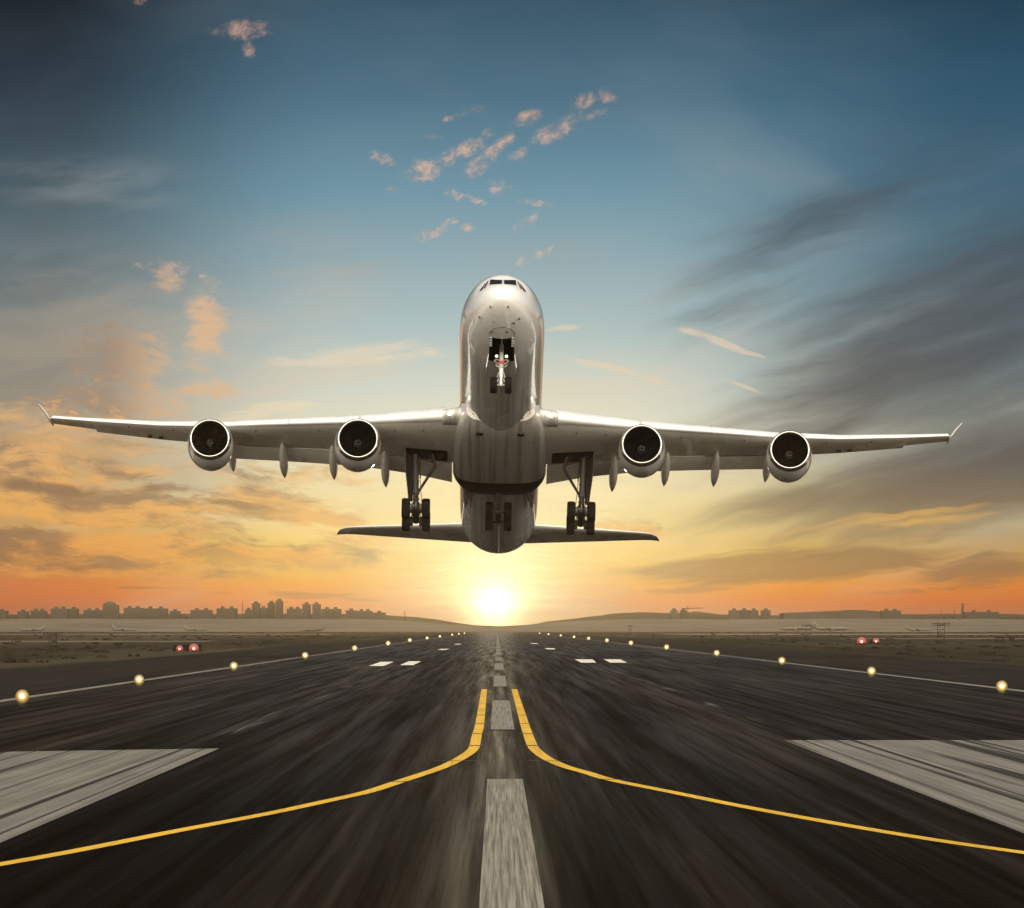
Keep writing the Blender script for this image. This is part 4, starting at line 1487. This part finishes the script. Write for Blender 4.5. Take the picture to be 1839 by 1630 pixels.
def ridge(name, dist, prof, depth, m, rough_=1.0, step=14.0, amp=2.0, seed=1):
    """a real ridge of ground: crest heights come from (photo x, photo y) knots at the given distance"""
    rnd = random.Random(seed)
    ks = [(pt(px, py, dist)) for px, py in prof]
    xs, zs = [k[0] for k in ks], [k[1] for k in ks]
    mbh = MB()
    secs = []
    x = xs[0]
    while x <= xs[-1]:
        z = pchip(xs, zs, x) + rnd.uniform(-amp, amp) * 0.5
        secs.append([(x, dist - depth * .5, -1.0), (x, dist - depth * .25, z * 0.55), (x, dist - 0.06 * depth, z * 0.95), (x, dist, z), (x, dist + .1 * depth, z * .95), (x, dist + depth * .5, -1.0)])
        x += step * rnd.uniform(.6, 1.4)
    mbh.loft(secs, closed=False)
    return mbh.build(name, m, angle=60)


tag(ridge('hills', 5600, [(-700, 1112), (-200, 1110), (0, 1104), (200, 1102), (420, 1102), (560, 1101), (690, 1104), (720, 1106), (780, 1111), (840, 1121), (890, 1124), (940, 1122), (985, 1116), (1030, 1110.5), (1075, 1105.5), (1120, 1100.5),
                          (1160, 1099.5), (1200, 1100.5), (1228, 1100), (1252, 1097), (1270, 1100), (1310, 1104), (1400, 1105), (1560, 1104), (1660, 1102), (1850, 1103), (2100, 1108), (2600, 1113)], 500, hillm, amp=1.0), kind='structure')


def trees_mass(name, x0, x1, dist, hfun, seed, m=woodm):
    """far belt of trees that reads as one mass: many overlapping leafy crowns of uneven size"""
    rnd = random.Random(seed)
    q = MB()
    xa, _ = pt(x0, 1120, dist); xb, _ = pt(x1, 1120, dist)
    x = xa
    while x < xb:
        px = VX + x / dist * F
        h = max(2.5, hfun(px) * dist / F * rnd.uniform(.78, 1.06))
        r = rnd.uniform(2.2, 4.6)
        y = dist + rnd.uniform(-25, 25)
        n, mrings = 9, 6
        secs = []
        for i in range(mrings + 1):
            f = i / mrings
            rr = r * (math.sin(PI * min(1, f * .92 + .08)) ** .6) * rnd.uniform(.8, 1.15) if 0 < i < mrings else 0.25
            secs.append([(x + math.cos(2 * PI * k / n) * rr * rnd.uniform(.75, 1.25), y + math.sin(2 * PI * k / n) * rr * rnd.uniform(.75, 1.25), h * (0.0 + f) + rnd.uniform(-.3, .3)) for k in range(n)])
        q.loft(secs)
        x += r * rnd.uniform(.55, 1.0)
    o = q.build(name, m, smooth=False, fix=False)
    return tag(o, kind='stuff')


hL = lambda px: 1127 - pchip([-300, 0, 100, 200, 300, 420, 520, 620, 700], [1106, 1104, 1103, 1102, 1100, 1101, 1100, 1103, 1110], px)
trees_mass('distant_woodland', -250, 705, 4300, hL, 3)
hR = lambda px: 1127 - pchip([1280, 1420, 1560, 1640, 1665, 1720, 1800, 1850, 2100], [1110, 1108, 1107, 1104, 1101, 1100.5, 1103, 1104, 1108], px)
trees_mass('distant_woodland', 1290, 2100, 4300, hR, 5)


mistm = hmat('pale_mist_slope', (0.125, 0.105, 0.078), var=0.25, sc=0.012)  # added slope whose pale colour stands in for low mist
tp = [(-900, 1113), (-300, 1112), (0, 1111.5), (300, 1111), (600, 1111.5), (700, 1113), (790, 1119), (850, 1124), (900, 1125), (960, 1121), (1040, 1114), (1120, 1112), (1400, 1112), (1600, 1111), (1900, 1112), (2700, 1114)]
q = MB()
txs = [pt(px, 1110, 3900)[0] for px, _ in tp]; tzs = [pt(0, py, 3900)[1] for _, py in tp]
xx_ = txs[0]
rnd = random.Random(21)
secs = []
while xx_ < txs[-1]:
    zt_ = pchip(txs, tzs, xx_) + rnd.uniform(-.25, .25)
    secs.append([(xx_, 2920, 0.003), (xx_, 3100, zt_ * .12 + .05), (xx_, 3350, zt_ * .42), (xx_, 3620, zt_ * .8), (xx_, 3860, zt_), (xx_, 4300, zt_), (xx_, 5000, zt_ * .5), (xx_, 5400, -.5)])
    xx_ += 26
q.loft(secs, closed=False)
tag(q.build('mist_slope', mistm, angle=80), kind='structure')


def building(px0, px1, ptop, dist, m, label, deep=16, hut=None, steps=None):
    """block on the skyline: wall body, flat roof with parapet, stair head"""
    x0, z1 = pt(px0, ptop, dist); x1, _ = pt(px1, ptop, dist)
    cx = (x0 + x1) / 2
    w = (x1 - x0) / 2
    r = empty('apartment_block', (cx, dist, 0))
    tag(r, label, 'building', 'buildings along the far skyline')
    q = MB(); q.box(-w, w, 0, deep, -.5, z1 - 0.6)
    if steps:
        for a, b_, dz in steps:
            q.box(-w + 2 * w * a, -w + 2 * w * b_, 0.4, deep - .4, z1 - 0.6, z1 + dz)
    q.build('wall', m, r, smooth=False)
    q = MB()
    q.box(-w - .25, w + .25, -.25, deep + .25, z1 - .6, z1 - .2); q.box(-w - .1, w + .1, -.1, .3, z1 - .2, z1 + .15); q.box(-w - .1, w + .1, deep - .3, deep + .1, z1 - .2, z1 + .15)
    rf = q.build('roof', roofm, r, smooth=False)
    q = MB()
    for a in (hut or (0.5,)):
        q.box(-w + 2 * w * a - 1.6, -w + 2 * w * a + 1.6, deep * .3, deep * .3 + 4, z1 - .2, z1 + 1.9)
    q.build('stair_head', roofm, rf, smooth=False)
    return r


BL = [
    (-22, 12, 1097, 4000, fac_c, 'low grey block cut by the left edge of the photo'),
    (31, 49, 1098.0, 4050, fac_a, 'small flat roofed block just right of the left edge block'),
    (55, 82, 1096.5, 4000, fac_b, 'low block left of the wide flat roofed block on the left skyline'),
    (91, 121, 1093, 3900, fac_a, 'wide flat roofed block between two low ones on the left skyline'),
    (124, 139, 1093, 3950, fac_b, 'narrow block close beside the wide flat roofed one'),
    (150, 182, 1095.5, 4000, fac_c, 'low block touching the tall domed tower on its left side'),
    (222, 256, 1091.5, 4050, fac_a, 'long low block just right of the tall domed tower'),
    (257, 300, 1092.5, 4020, fac_b, 'long low block with a ragged end, second right of the domed tower'),
    (305, 322, 1097, 4100, fac_c, 'smallest low block in the gap right of the long pair'),
    (342, 380, 1095.5, 4050, fac_a, 'low block halfway between the domed tower and the tall masts'),
    (389, 425, 1092.5, 4000, fac_b, 'stepped block just left of the thin lattice mast'),
    (440, 452, 1095, 4000, fac_c, 'low block between the thin mast and the first tower block'),
    (452.5, 465.5, 1083.5, 3900, fac_a, 'tower block right of the thin lattice mast'),
    (466, 479, 1092, 4000, fac_b, 'low block between the lone tower block and the pair of towers'),
    (480.5, 493, 1082.5, 3900, fac_c, 'lower of the two close tower blocks'),
    (495, 507, 1078.5, 3880, fac_b, 'tallest tower block of the left skyline, right of its shorter twin'),
    (515, 541, 1093, 4000, fac_a, 'low block between the tall pair and the two stubby towers'),
    (543, 557, 1085, 3950, fac_b, 'first stubby tower block left of its twin'),
    (561, 575, 1085, 3950, fac_a, 'second stubby tower block next to the long low block'),
    (577, 612, 1093.5, 4000, fac_c, 'long low block right of the two stubby towers'),
    (621, 640, 1096, 4050, fac_a, 'low block at the start of the falling row toward the sun'),
    (641, 668, 1097, 4080, fac_b, 'long block in the middle of the falling row toward the sun'),
    (669, 692, 1100, 4120, fac_c, 'last low block of the row toward the sun'),
    (1205, 1217, 1096, 4000, fac_a, 'square tower block on the crest of the right hill'),
    (1222.5, 1233.5, 1096, 4000, fac_b, 'square tower block beside the crane on the right hill'),
    (1310, 1328, 1096, 3950, fac_a, 'left third of the long bumpy roofed row of flats'),
    (1328.5, 1346, 1095.5, 3955, fac_b, 'middle third of the long bumpy roofed row of flats'),
    (1346.5, 1362, 1096, 3950, fac_c, 'right third of the long bumpy roofed row of flats'),
    (1368, 1384, 1096, 3950, fac_a, 'single block right of the long bumpy roofed row of flats'),
    (1583, 1618, 1096.5, 3960, fac_c, 'dark block joined to the right end of the big hangar'),
    (1733, 1794, 1099, 3960, fac_c, 'long flat block right of the leaning brick chimney'),
]
for bl in BL:
    building(*bl, hut=(0.28, 0.72) if bl[1] - bl[0] > 24 else (0.5,))

# the tall domed tower
x0, z1 = pt(184, 1086, 3900); x1, _ = pt(212, 1086, 3900)
w = (x1 - x0) / 2
r = empty('domed_tower', ((x0 + x1) / 2, 3900, 0))
tag(r, 'tall dark tower with stepped rounded top on the left skyline', 'building', 'buildings along the far skyline')
q = MB(); q.box(-w, w, 0, 14, -.5, z1); q.box(-w - 1.0, -w, 2, 12, -.5, z1 * .72); q.build('wall', fac_b, r, smooth=False)
q = MB(); q.box(-w * .9, w * .55, .6, 13, z1, z1 + 1.7); q.lathe([(z1 + 1.7, w * .62), (z1 + 2.4, w * .55), (z1 + 2.9, w * .3), (z1 + 3.1, .05)], (-.12 * w, 7, 0), 'z', 16)
q.build('roof', roofm, r, smooth=False)

# big hangar with a shallow gable
r = empty('hangar', (pt(1500, 1100, 3950)[0], 3950, 0))
tag(r, 'very wide low hangar with a shallow pitched roof on the right', 'hangar')
hx = lambda px: pt(px, 1100, 3950)[0] - pt(1500, 1100, 3950)[0]
hz = lambda py: pt(1500, py, 3950)[1]
q = MB()
q.loft([[(hx(1408), y, -.5), (hx(1408), y, hz(1101.5)), (hx(1516), y, hz(1097.2)), (hx(1524), y, hz(1096.2)), (hx(1560), y, hz(1097)), (hx(1581), y, hz(1100)), (hx(1581), y, -.5)] for y in (0, 60)])
q.build('wall', tinm, r, smooth=False)
q = MB()
prof = [(1406, 1101.2), (1516, 1096.8), (1524, 1095.8), (1560, 1096.6), (1582, 1099.6)]
q.loft([[(hx(a), y, hz(b_) + .05) for a, b_ in prof] + [(hx(a), y, hz(b_) + .45) for a, b_ in reversed(prof)] for y in (-1.2, 61)])
q.build('roof', roofm, r, smooth=False)
q = MB()
for a in (1430, 1462, 1494, 1526):
    q.box(hx(a), hx(a + 24), -.15, 0.05, hz(1112), hz(1104))
q.build('hangar_door', roofm, r, smooth=False)

# leaning brick chimney
x, z = pt(1727, 1085, 3950)
r = empty('chimney_stack', (x, 3950, 0))
tag(r, 'dark leaning chimney stack above the trees on the right', 'chimney')
q = MB(); q.tube([(0, 0, -.5), (.7, 0, z * .75), (1.1, 0, z)], [1.35, 1.1, .95], 16); q.build('shaft', brickm, r)
q = MB(); q.tube([(1.1, 0, z - .5), (1.15, 0, z + .7)], [1.25, 1.2], 16); q.build('cap', roofm, r)


def mast(px, ptop, dist, label, arms=0, wide=.22, name='radio_mast'):
    x, z = pt(px, ptop, dist)
    r = empty(name, (x, dist, 0))
    tag(r, label, 'mast')
    q = MB()
    k = wide
    for o in ((-k, -k), (k, -k), (0, k)):
        q.tube([(o[0] * 3, o[1] * 3, -.3), (o[0], o[1], z * .96)], .09 if dist > 2000 else .03, 5)
    n = int(z / (1.6 if dist > 2000 else .35))
    for i in range(n):
        a, b_ = z * .96 * i / n, z * .96 * (i + 1) / n
        s0, s1 = 3 - 2 * i / n, 3 - 2 * (i + 1) / n
        q.tube([(-k * s0, -k * s0, a), (k * s1, -k * s1, b_)], .06 if dist > 2000 else .018, 4)
        q.tube([(k * s0, -k * s0, a), (0, k * s1, b_)], .06 if dist > 2000 else .018, 4)
    q.build('lattice', mastm, r, smooth=False)
    q = MB(); q.tube([(0, 0, z * .9), (0, 0, z)], .08 if dist > 2000 else .025, 6); q.build('antenna', mastm, r)
    return r


mast(435.5, 1079, 4000, 'thin lattice mast left of the tower blocks on the skyline')
mast(727, 1096, 3800, 'short lattice mast standing alone left of the sun')
mast(1714, 1091, 3950, 'thin pole left of the leaning chimney', wide=.12)
mast(1690, 1093, 3950, 'faint short pole furthest left of the chimney', wide=.1)

# tower crane on the hill
x, z = pt(1234.5, 1090, 4000)
r = empty('tower_crane', (x, 4000, 0))
tag(r, 'small tower crane above the right hill', 'crane')
q = MB()
for o in ((-.6, -.6), (.6, -.6), (.6, .6), (-.6, .6)): q.tube([(o[0], o[1], -.3), (o[0], o[1], z)], .14, 4)
for i in range(12): q.tube([(-.6, -.6, z * i / 12), (.6, -.6, z * (i + 1) / 12)], .08, 4)
q.build('tower', mastm, r, smooth=False)
q = MB(); q.tube([(-5, 0, z - 1.2), (14, 0, z - .8)], .35, 6); q.tube([(0, 0, z + 1.8), (12, 0, z - .6)], .07, 4); q.tube([(0, 0, z - .5), (0, 0, z + 1.9)], .25, 6); q.box(-5, -3.4, -.5, .5, z - 2.4, z - 1.2)
q.build('jib', mastm, r, smooth=False)


# parked aircraft on the far aprons
def parked():
    r = empty('parked_aircraft', (0, 0, 0))
    q = MB()
    P2 = [(-18.5, .15, 3.2), (-17.6, .9, 3.3), (-16, 1.5, 3.5), (-13.5, 1.95, 3.6), (10, 1.95, 3.6), (14, 1.5, 3.9), (18, .5, 4.4), (19, .1, 4.6)]
    q.loft([[(a, math.cos(g) * rr, zz + math.sin(g) * rr) for g in [2 * PI * k / 18 for k in range(18)]] for a, rr, zz in P2])
    f = q.build('fuselage', wplane, r)
    q = MB(); q.loft([[(11.5, -.15, 5.2), (17.0, -.15, 5.2), (17.0, .15, 5.2), (11.5, .15, 5.2)], [(16.2, -.08, 11.3), (18.8, -.08, 11.3), (18.8, .08, 11.3), (16.2, .08, 11.3)]]); q.build('fin', wplane, r, smooth=False)
    for s in (-1, 1):
        q = MB(); q.loft([[(-4.5, s * 1.6, 2.7), (2.6, s * 1.6, 2.9), (2.6, s * 1.6, 3.2), (-4.5, s * 1.6, 3.3)], [(3.8, s * 16.5, 4.3), (5.4, s * 16.5, 4.35), (5.4, s * 16.5, 4.45), (3.8, s * 16.5, 4.45)]]); q.build('wing', wplane, r, smooth=False)
        q = MB(); q.loft([[(14.2, s * .6, 4.9), (17.2, s * .6, 5.0), (17.2, s * .6, 5.2), (14.2, s * .6, 5.2)], [(17.3, s * 6, 5.7), (18.6, s * 6, 5.7), (18.6, s * 6, 5.8), (17.3, s * 6, 5.8)]]); q.build('tailplane', wplane, r, smooth=False)
        q = MB(); q.lathe([(-4.6, 0.75), (-4.4, 1.0), (-2.6, 1.05), (-.6, .65), (-.5, .3)], (0, s * 5.6, 2.0), 'x', 16); q.build('engine', wplane, r)
        q = MB(); q.tube([(.8, s * 3.2, 0.5), (.8, s * 3.2, 2.8)], .16, 8); q.lathe([(-.25, .35), (-.22, .55), (.22, .55), (.25, .35)], (.8, s * 3.2, .55), 'y', 14); q.build('main_gear', tyrem, r)
    q = MB(); q.tube([(-13, 0, .4), (-13, 0, 2.6)], .13, 8); q.lathe([(-.2, .25), (-.16, .42), (.16, .42), (.2, .25)], (-13, 0, .42), 'y', 14); q.build('nose_gear', tyrem, r)
    return r


pa = parked()
PK = [(1432, 2900, 8, 'pale parked airliner nose left below the big hangar'), (1492, 2850, 172, 'pale parked airliner nose right below the big hangar'),
      (1650, 2800, 180, 'pale parked airliner right of the hangar, alone on the far airfield'),
      (58, 2700, 4, 'pale parked airliner near the left edge of the airfield'), (223, 2800, 184, 'pale parked airliner below the domed tower'),
      (352, 2900, 182, 'pale parked airliner farthest right on the left side'), (562, 2500, 35, 'small pale aircraft parked alone left of the sun')]
for i, (px, dist, rz, lab) in enumerate(PK):
    o = pa if i == 0 else copy_tree(pa)
    o.location = ((px - VX) / F * dist, dist, 0.01)
    o.scale = (0.62,) * 3 if 1300 < px < 1500 else (0.42,) * 3
    o.rotation_euler = (0, 0, math.radians(rz))
    tag(o, lab, 'aircraft', 'aircraft parked on the far aprons')

# localiser style antenna frames in the grass
def frame_antenna(px, pbase, ptop, label, cabin=True):
    X0, Y0 = at(px, pbase)
    h = (pbase - ptop) / F * Y0
    r = empty('antenna_frame', (X0, Y0, 0))
    tag(r, label, 'antenna')
    q = MB()
    for o in (-.17, .17): q.tube([(h * o, 0, -.1), (h * o, 0, h)], h * .016, 6)
    for i in range(7):
        q.tube([(-h * .17, 0, h * (.1 + .13 * i)), (h * .17, 0, h * (.1 + .13 * (i + (1 if i % 2 else 0)) * 1.0))], h * .010, 5)
    q.build('lattice', mastm, r)
    for z in (.84, .93):
        q = MB(); q.tube([(-h * .45, 0, h * z), (h * .45, 0, h * z)], h * .014, 6)
        for i in range(6):
            xx = -h * .42 + h * .84 * i / 5
            q.tube([(xx, 0, h * (z - .05)), (xx, 0, h * (z + .05))], h * .012, 5)
        q.build('cross_arm', mastm, r)
    if cabin:
        q = MB(); q.box(-h * .3, h * .06, -h * .1, h * .1, 0, h * .10, taper=.01); q.build('equipment_box', mastm, r, smooth=False)
    return r


frame_antenna(95, 1172, 1134, 'dark lattice antenna frame in the grass at the left')
frame_antenna(1690, 1152, 1117, 'pale lattice antenna frame in the grass at the right')
frame_antenna(1452, 1146, 1120, 'faint lattice antenna frame left of the right red lights')
frame_antenna(1131, 1136, 1122, 'tiny antenna frame in the haze right of the sun', cabin=False)

# low signs and boxes beside the taxiways
boxm = hmat('sign_box', (0.010, 0.009, 0.008), sc=2.0)


def sign(px, pbase, wpx, hpx, label, n=1):
    X0, Y0 = at(px, pbase)
    k = Y0 / F
    r = empty('taxiway_sign', (X0, Y0, 0))
    tag(r, label, 'sign')
    w, h = wpx * k, hpx * k
    q = MB(); q.box(-w / 2, w / 2, -.1, .1, h * .3, h, taper=.012); q.build('board', boxm, r, smooth=False)
    q = MB()
    for o in (-.4, 0, .4): q.tube([(w * o, 0, -.05), (w * o, 0, h * .35)], .03, 6)
    q.build('leg', mastm, r)


sign(108, 1168.5, 16, 5, 'dark low sign at the foot of the left antenna frame')
sign(212, 1166, 9, 9, 'small dark upright box right of the left antenna frame')
sign(1796, 1148, 16, 5, 'wide dark sign board near the right edge')
sign(1817, 1150, 10, 7, 'smaller dark sign box beside the wide board at the right edge')
sign(1424, 1156, 6, 6, 'small greenish box left of the right red lights')

# ------------------------------------------------------------------ airfield lights
lensw = mat('warm_lens', (.08, .06, .02), .2, emit=(0.88, 0.60, 0.16), estr=0.8)
lensc = mat('warm_lamp_core', (.08, .06, .02), .2, emit=(1.0, 0.86, 0.46), estr=5.0)
lensr = mat('red_lens', (.06, .01, .01), .2, emit=(0.75, 0.045, 0.03), estr=0.85)
lensrc = mat('red_lamp_core', (.06, .01, .01), .2, emit=(1.0, 0.42, 0.32), estr=3.5)
yelp = mat('fixture_paint', (0.03, 0.026, 0.02), .5)


amber_glowm = mat('amber_glow_ring', (.03, .02, .006), .3, emit=(0.30, 0.19, 0.045), estr=1.0)  # dim emissive rim, paints a halo around each edge lamp
red_glowm = mat('red_glow_ring', (.03, .005, .005), .3, emit=(0.26, 0.030, 0.022), estr=1.0)  # painted red halo around the signal lamps


def edge_light():
    r = empty('runway_edge_light', (0, 0, 0))
    q = MB(); q.tube([(0, 0, 0), (0, 0, .016)], [.13, .11], 14)
    q.lathe([(-.02, .182), (.08, .165), (.15, .08), (.16, .001)], (0, 0, .19), 'y', 28)
    q.build('housing', yelp, r)
    q = MB(); q.lathe([(-.02, .18), (-.04, .165), (-.055, .125)], (0, 0, .19), 'y', 28); cl = q.build('collar', amber_glowm, r)  # collar is only the painted halo ring around the lamp
    q = MB(); q.lathe([(-.055, .125), (-.07, .10), (-.08, .062)], (0, 0, .19), 'y', 28); q.build('lens', lensw, r)
    q = MB(); q.lathe([(-.08, .062), (-.09, .04), (-.095, .001)], (0, 0, .19), 'y', 24); q.build('lamp', lensc, r)
    return r


el0 = edge_light()
first = True
LL = [(40, 1254), (250, 1222), (420, 1197), (548, 1179), (637, 1167), (697, 1158), (736, 1152), (767, 1147.5), (790, 1144), (812, 1141), (824, 1139.3), (834, 1138)]
RL = [(1799, 1237), (1565, 1210), (1404, 1191), (1287, 1176), (1197, 1166), (1133, 1158), (1090, 1153), (1057, 1149), (1031, 1146), (1007, 1143), (985, 1140), (969, 1138.6)]
ORD = ['nearest', 'second', 'third', 'fourth', 'fifth', 'sixth', 'seventh', 'eighth', 'ninth', 'tenth', 'eleventh', 'farthest']
for side, L_, xl in (('left', LL, EX_L), ('right', RL, EX_R)):
    for i, (px, py) in enumerate(L_):
        slope = (px - VX) / (py + 0.36 * 0 - VY)
        X0 = xl
        X0 = xl + (1.05 if xl < 0 else -1.05)
        Y0 = X0 * F / (px - VX)
        o = el0 if first else copy_tree(el0)
        first = False
        sc = 1.0 + max(0, (Y0 - 160) / 420.0) * 0.8
        o.location = (X0, Y0, ZM + .002)
        o.scale = (min(sc, 1.8),) * 3
        tag(o, '%s glowing yellow light from the viewer on the %s runway edge' % (ORD[i], side), 'runway light', 'lights along the runway edges')


def papi(px, py, dist, big, label):
    X0 = (px - VX) / F * dist
    zc = H - (py - VY) / F * dist
    r = empty('approach_light', (X0, dist, 0))
    tag(r, label, 'signal light', 'red approach lights beside the runway')
    q = MB(); q.box(-.62, .62, -.25, .9, zc - .34, zc + .34, taper=.03); q.build('housing', boxm, r, smooth=False)
    q = MB()
    for o in (-.42, .42): q.tube([(o, 0, -.1), (o, 0, zc - .3)], .05, 8)
    q.build('leg', mastm, r)
    q = MB(); q.lathe([(-.37, .001), (-.36, .40 * big), (-.345, .44 * big)], (0, 0, zc), 'y', 24); ln = q.build('lens', lensr, r)
    q = MB(); q.lathe([(-.345, .44 * big), (-.33, .60 * big), (-.30, .74 * big), (-.24, .76 * big)], (0, 0, zc), 'y', 24); q.build('collar', red_glowm, r)  # collar is only the painted red halo ring around the lamp
    q = MB(); q.lathe([(-.40, .001), (-.39, .16 * big), (-.335, .25 * big)], (0, 0, zc), 'y', 20); q.build('lamp', lensrc, ln)


papi(323, 1165, 400, .42, 'smaller red signal light, left one of the pair beyond the left edge')
papi(348.5, 1164.3, 400, .6, 'larger red signal light, right one of the pair beyond the left edge')
papi(1547, 1152, 600, .85, 'larger red signal light, left one of the pair beyond the right edge')
papi(1573, 1151.5, 600, .62, 'smaller red signal light, right one of the pair beyond the right edge')

# rough tufts and scrub over the field
rnd = random.Random(11)
q = MB()
for i in range(1100):
    y = 150 * math.exp(rnd.random() * 2.7)
    side = rnd.choice((-1, 1))
    x = side * rnd.uniform(26 if side < 0 else 30, min(0.13 * y + 40, 330))
    if (y < 392 and abs(x) > 42) or 680 < y < 750 or 870 < y < 940 or 1470 < y < 1810: continue
    h = rnd.uniform(.08, .22) * (1 + y / 1500)
    for k in range(4):
        a = rnd.random() * PI
        w = h * rnd.uniform(1.2, 2.6)
        dxx, dyy = math.cos(a) * w, math.sin(a) * w
        ox, oy = rnd.uniform(-.5, .5), rnd.uniform(-.5, .5)
        q.poly([(x + ox - dxx, y + oy - dyy, 0), (x + ox + dxx, y + oy + dyy, 0), (x + ox + dxx * .5, y + oy + dyy * .5, h * rnd.uniform(.6, 1)), (x + ox - dxx * .2, y + oy - dyy * .2, h)])
tuftm = hmat('dry_tufts', (0.022, 0.0175, 0.011), sc=.3)
tag(q.build('grass', tuftm, smooth=False, fix=False), kind='stuff')

# ------------------------------------------------------------------ air
hz_ = MB(); hz_.box(-7500, 7500, -400, 9600, -1.5, 33)
hm = bpy.data.materials.new('evening_haze'); hm.use_nodes = True
hm.node_tree.nodes.clear()
pv = hm.node_tree.nodes.new('ShaderNodeVolumePrincipled')
pv.inputs['Color'].default_value = (0.95, 0.75, 0.48, 1)
pv.inputs['Density'].default_value = 0.0001
pv.inputs['Anisotropy'].default_value = 0.85
ho = hm.node_tree.nodes.new('ShaderNodeOutputMaterial')
hm.node_tree.links.new(pv.outputs[0], ho.inputs['Volume'])
tag(hz_.build('haze', hm, smooth=False), kind='stuff')
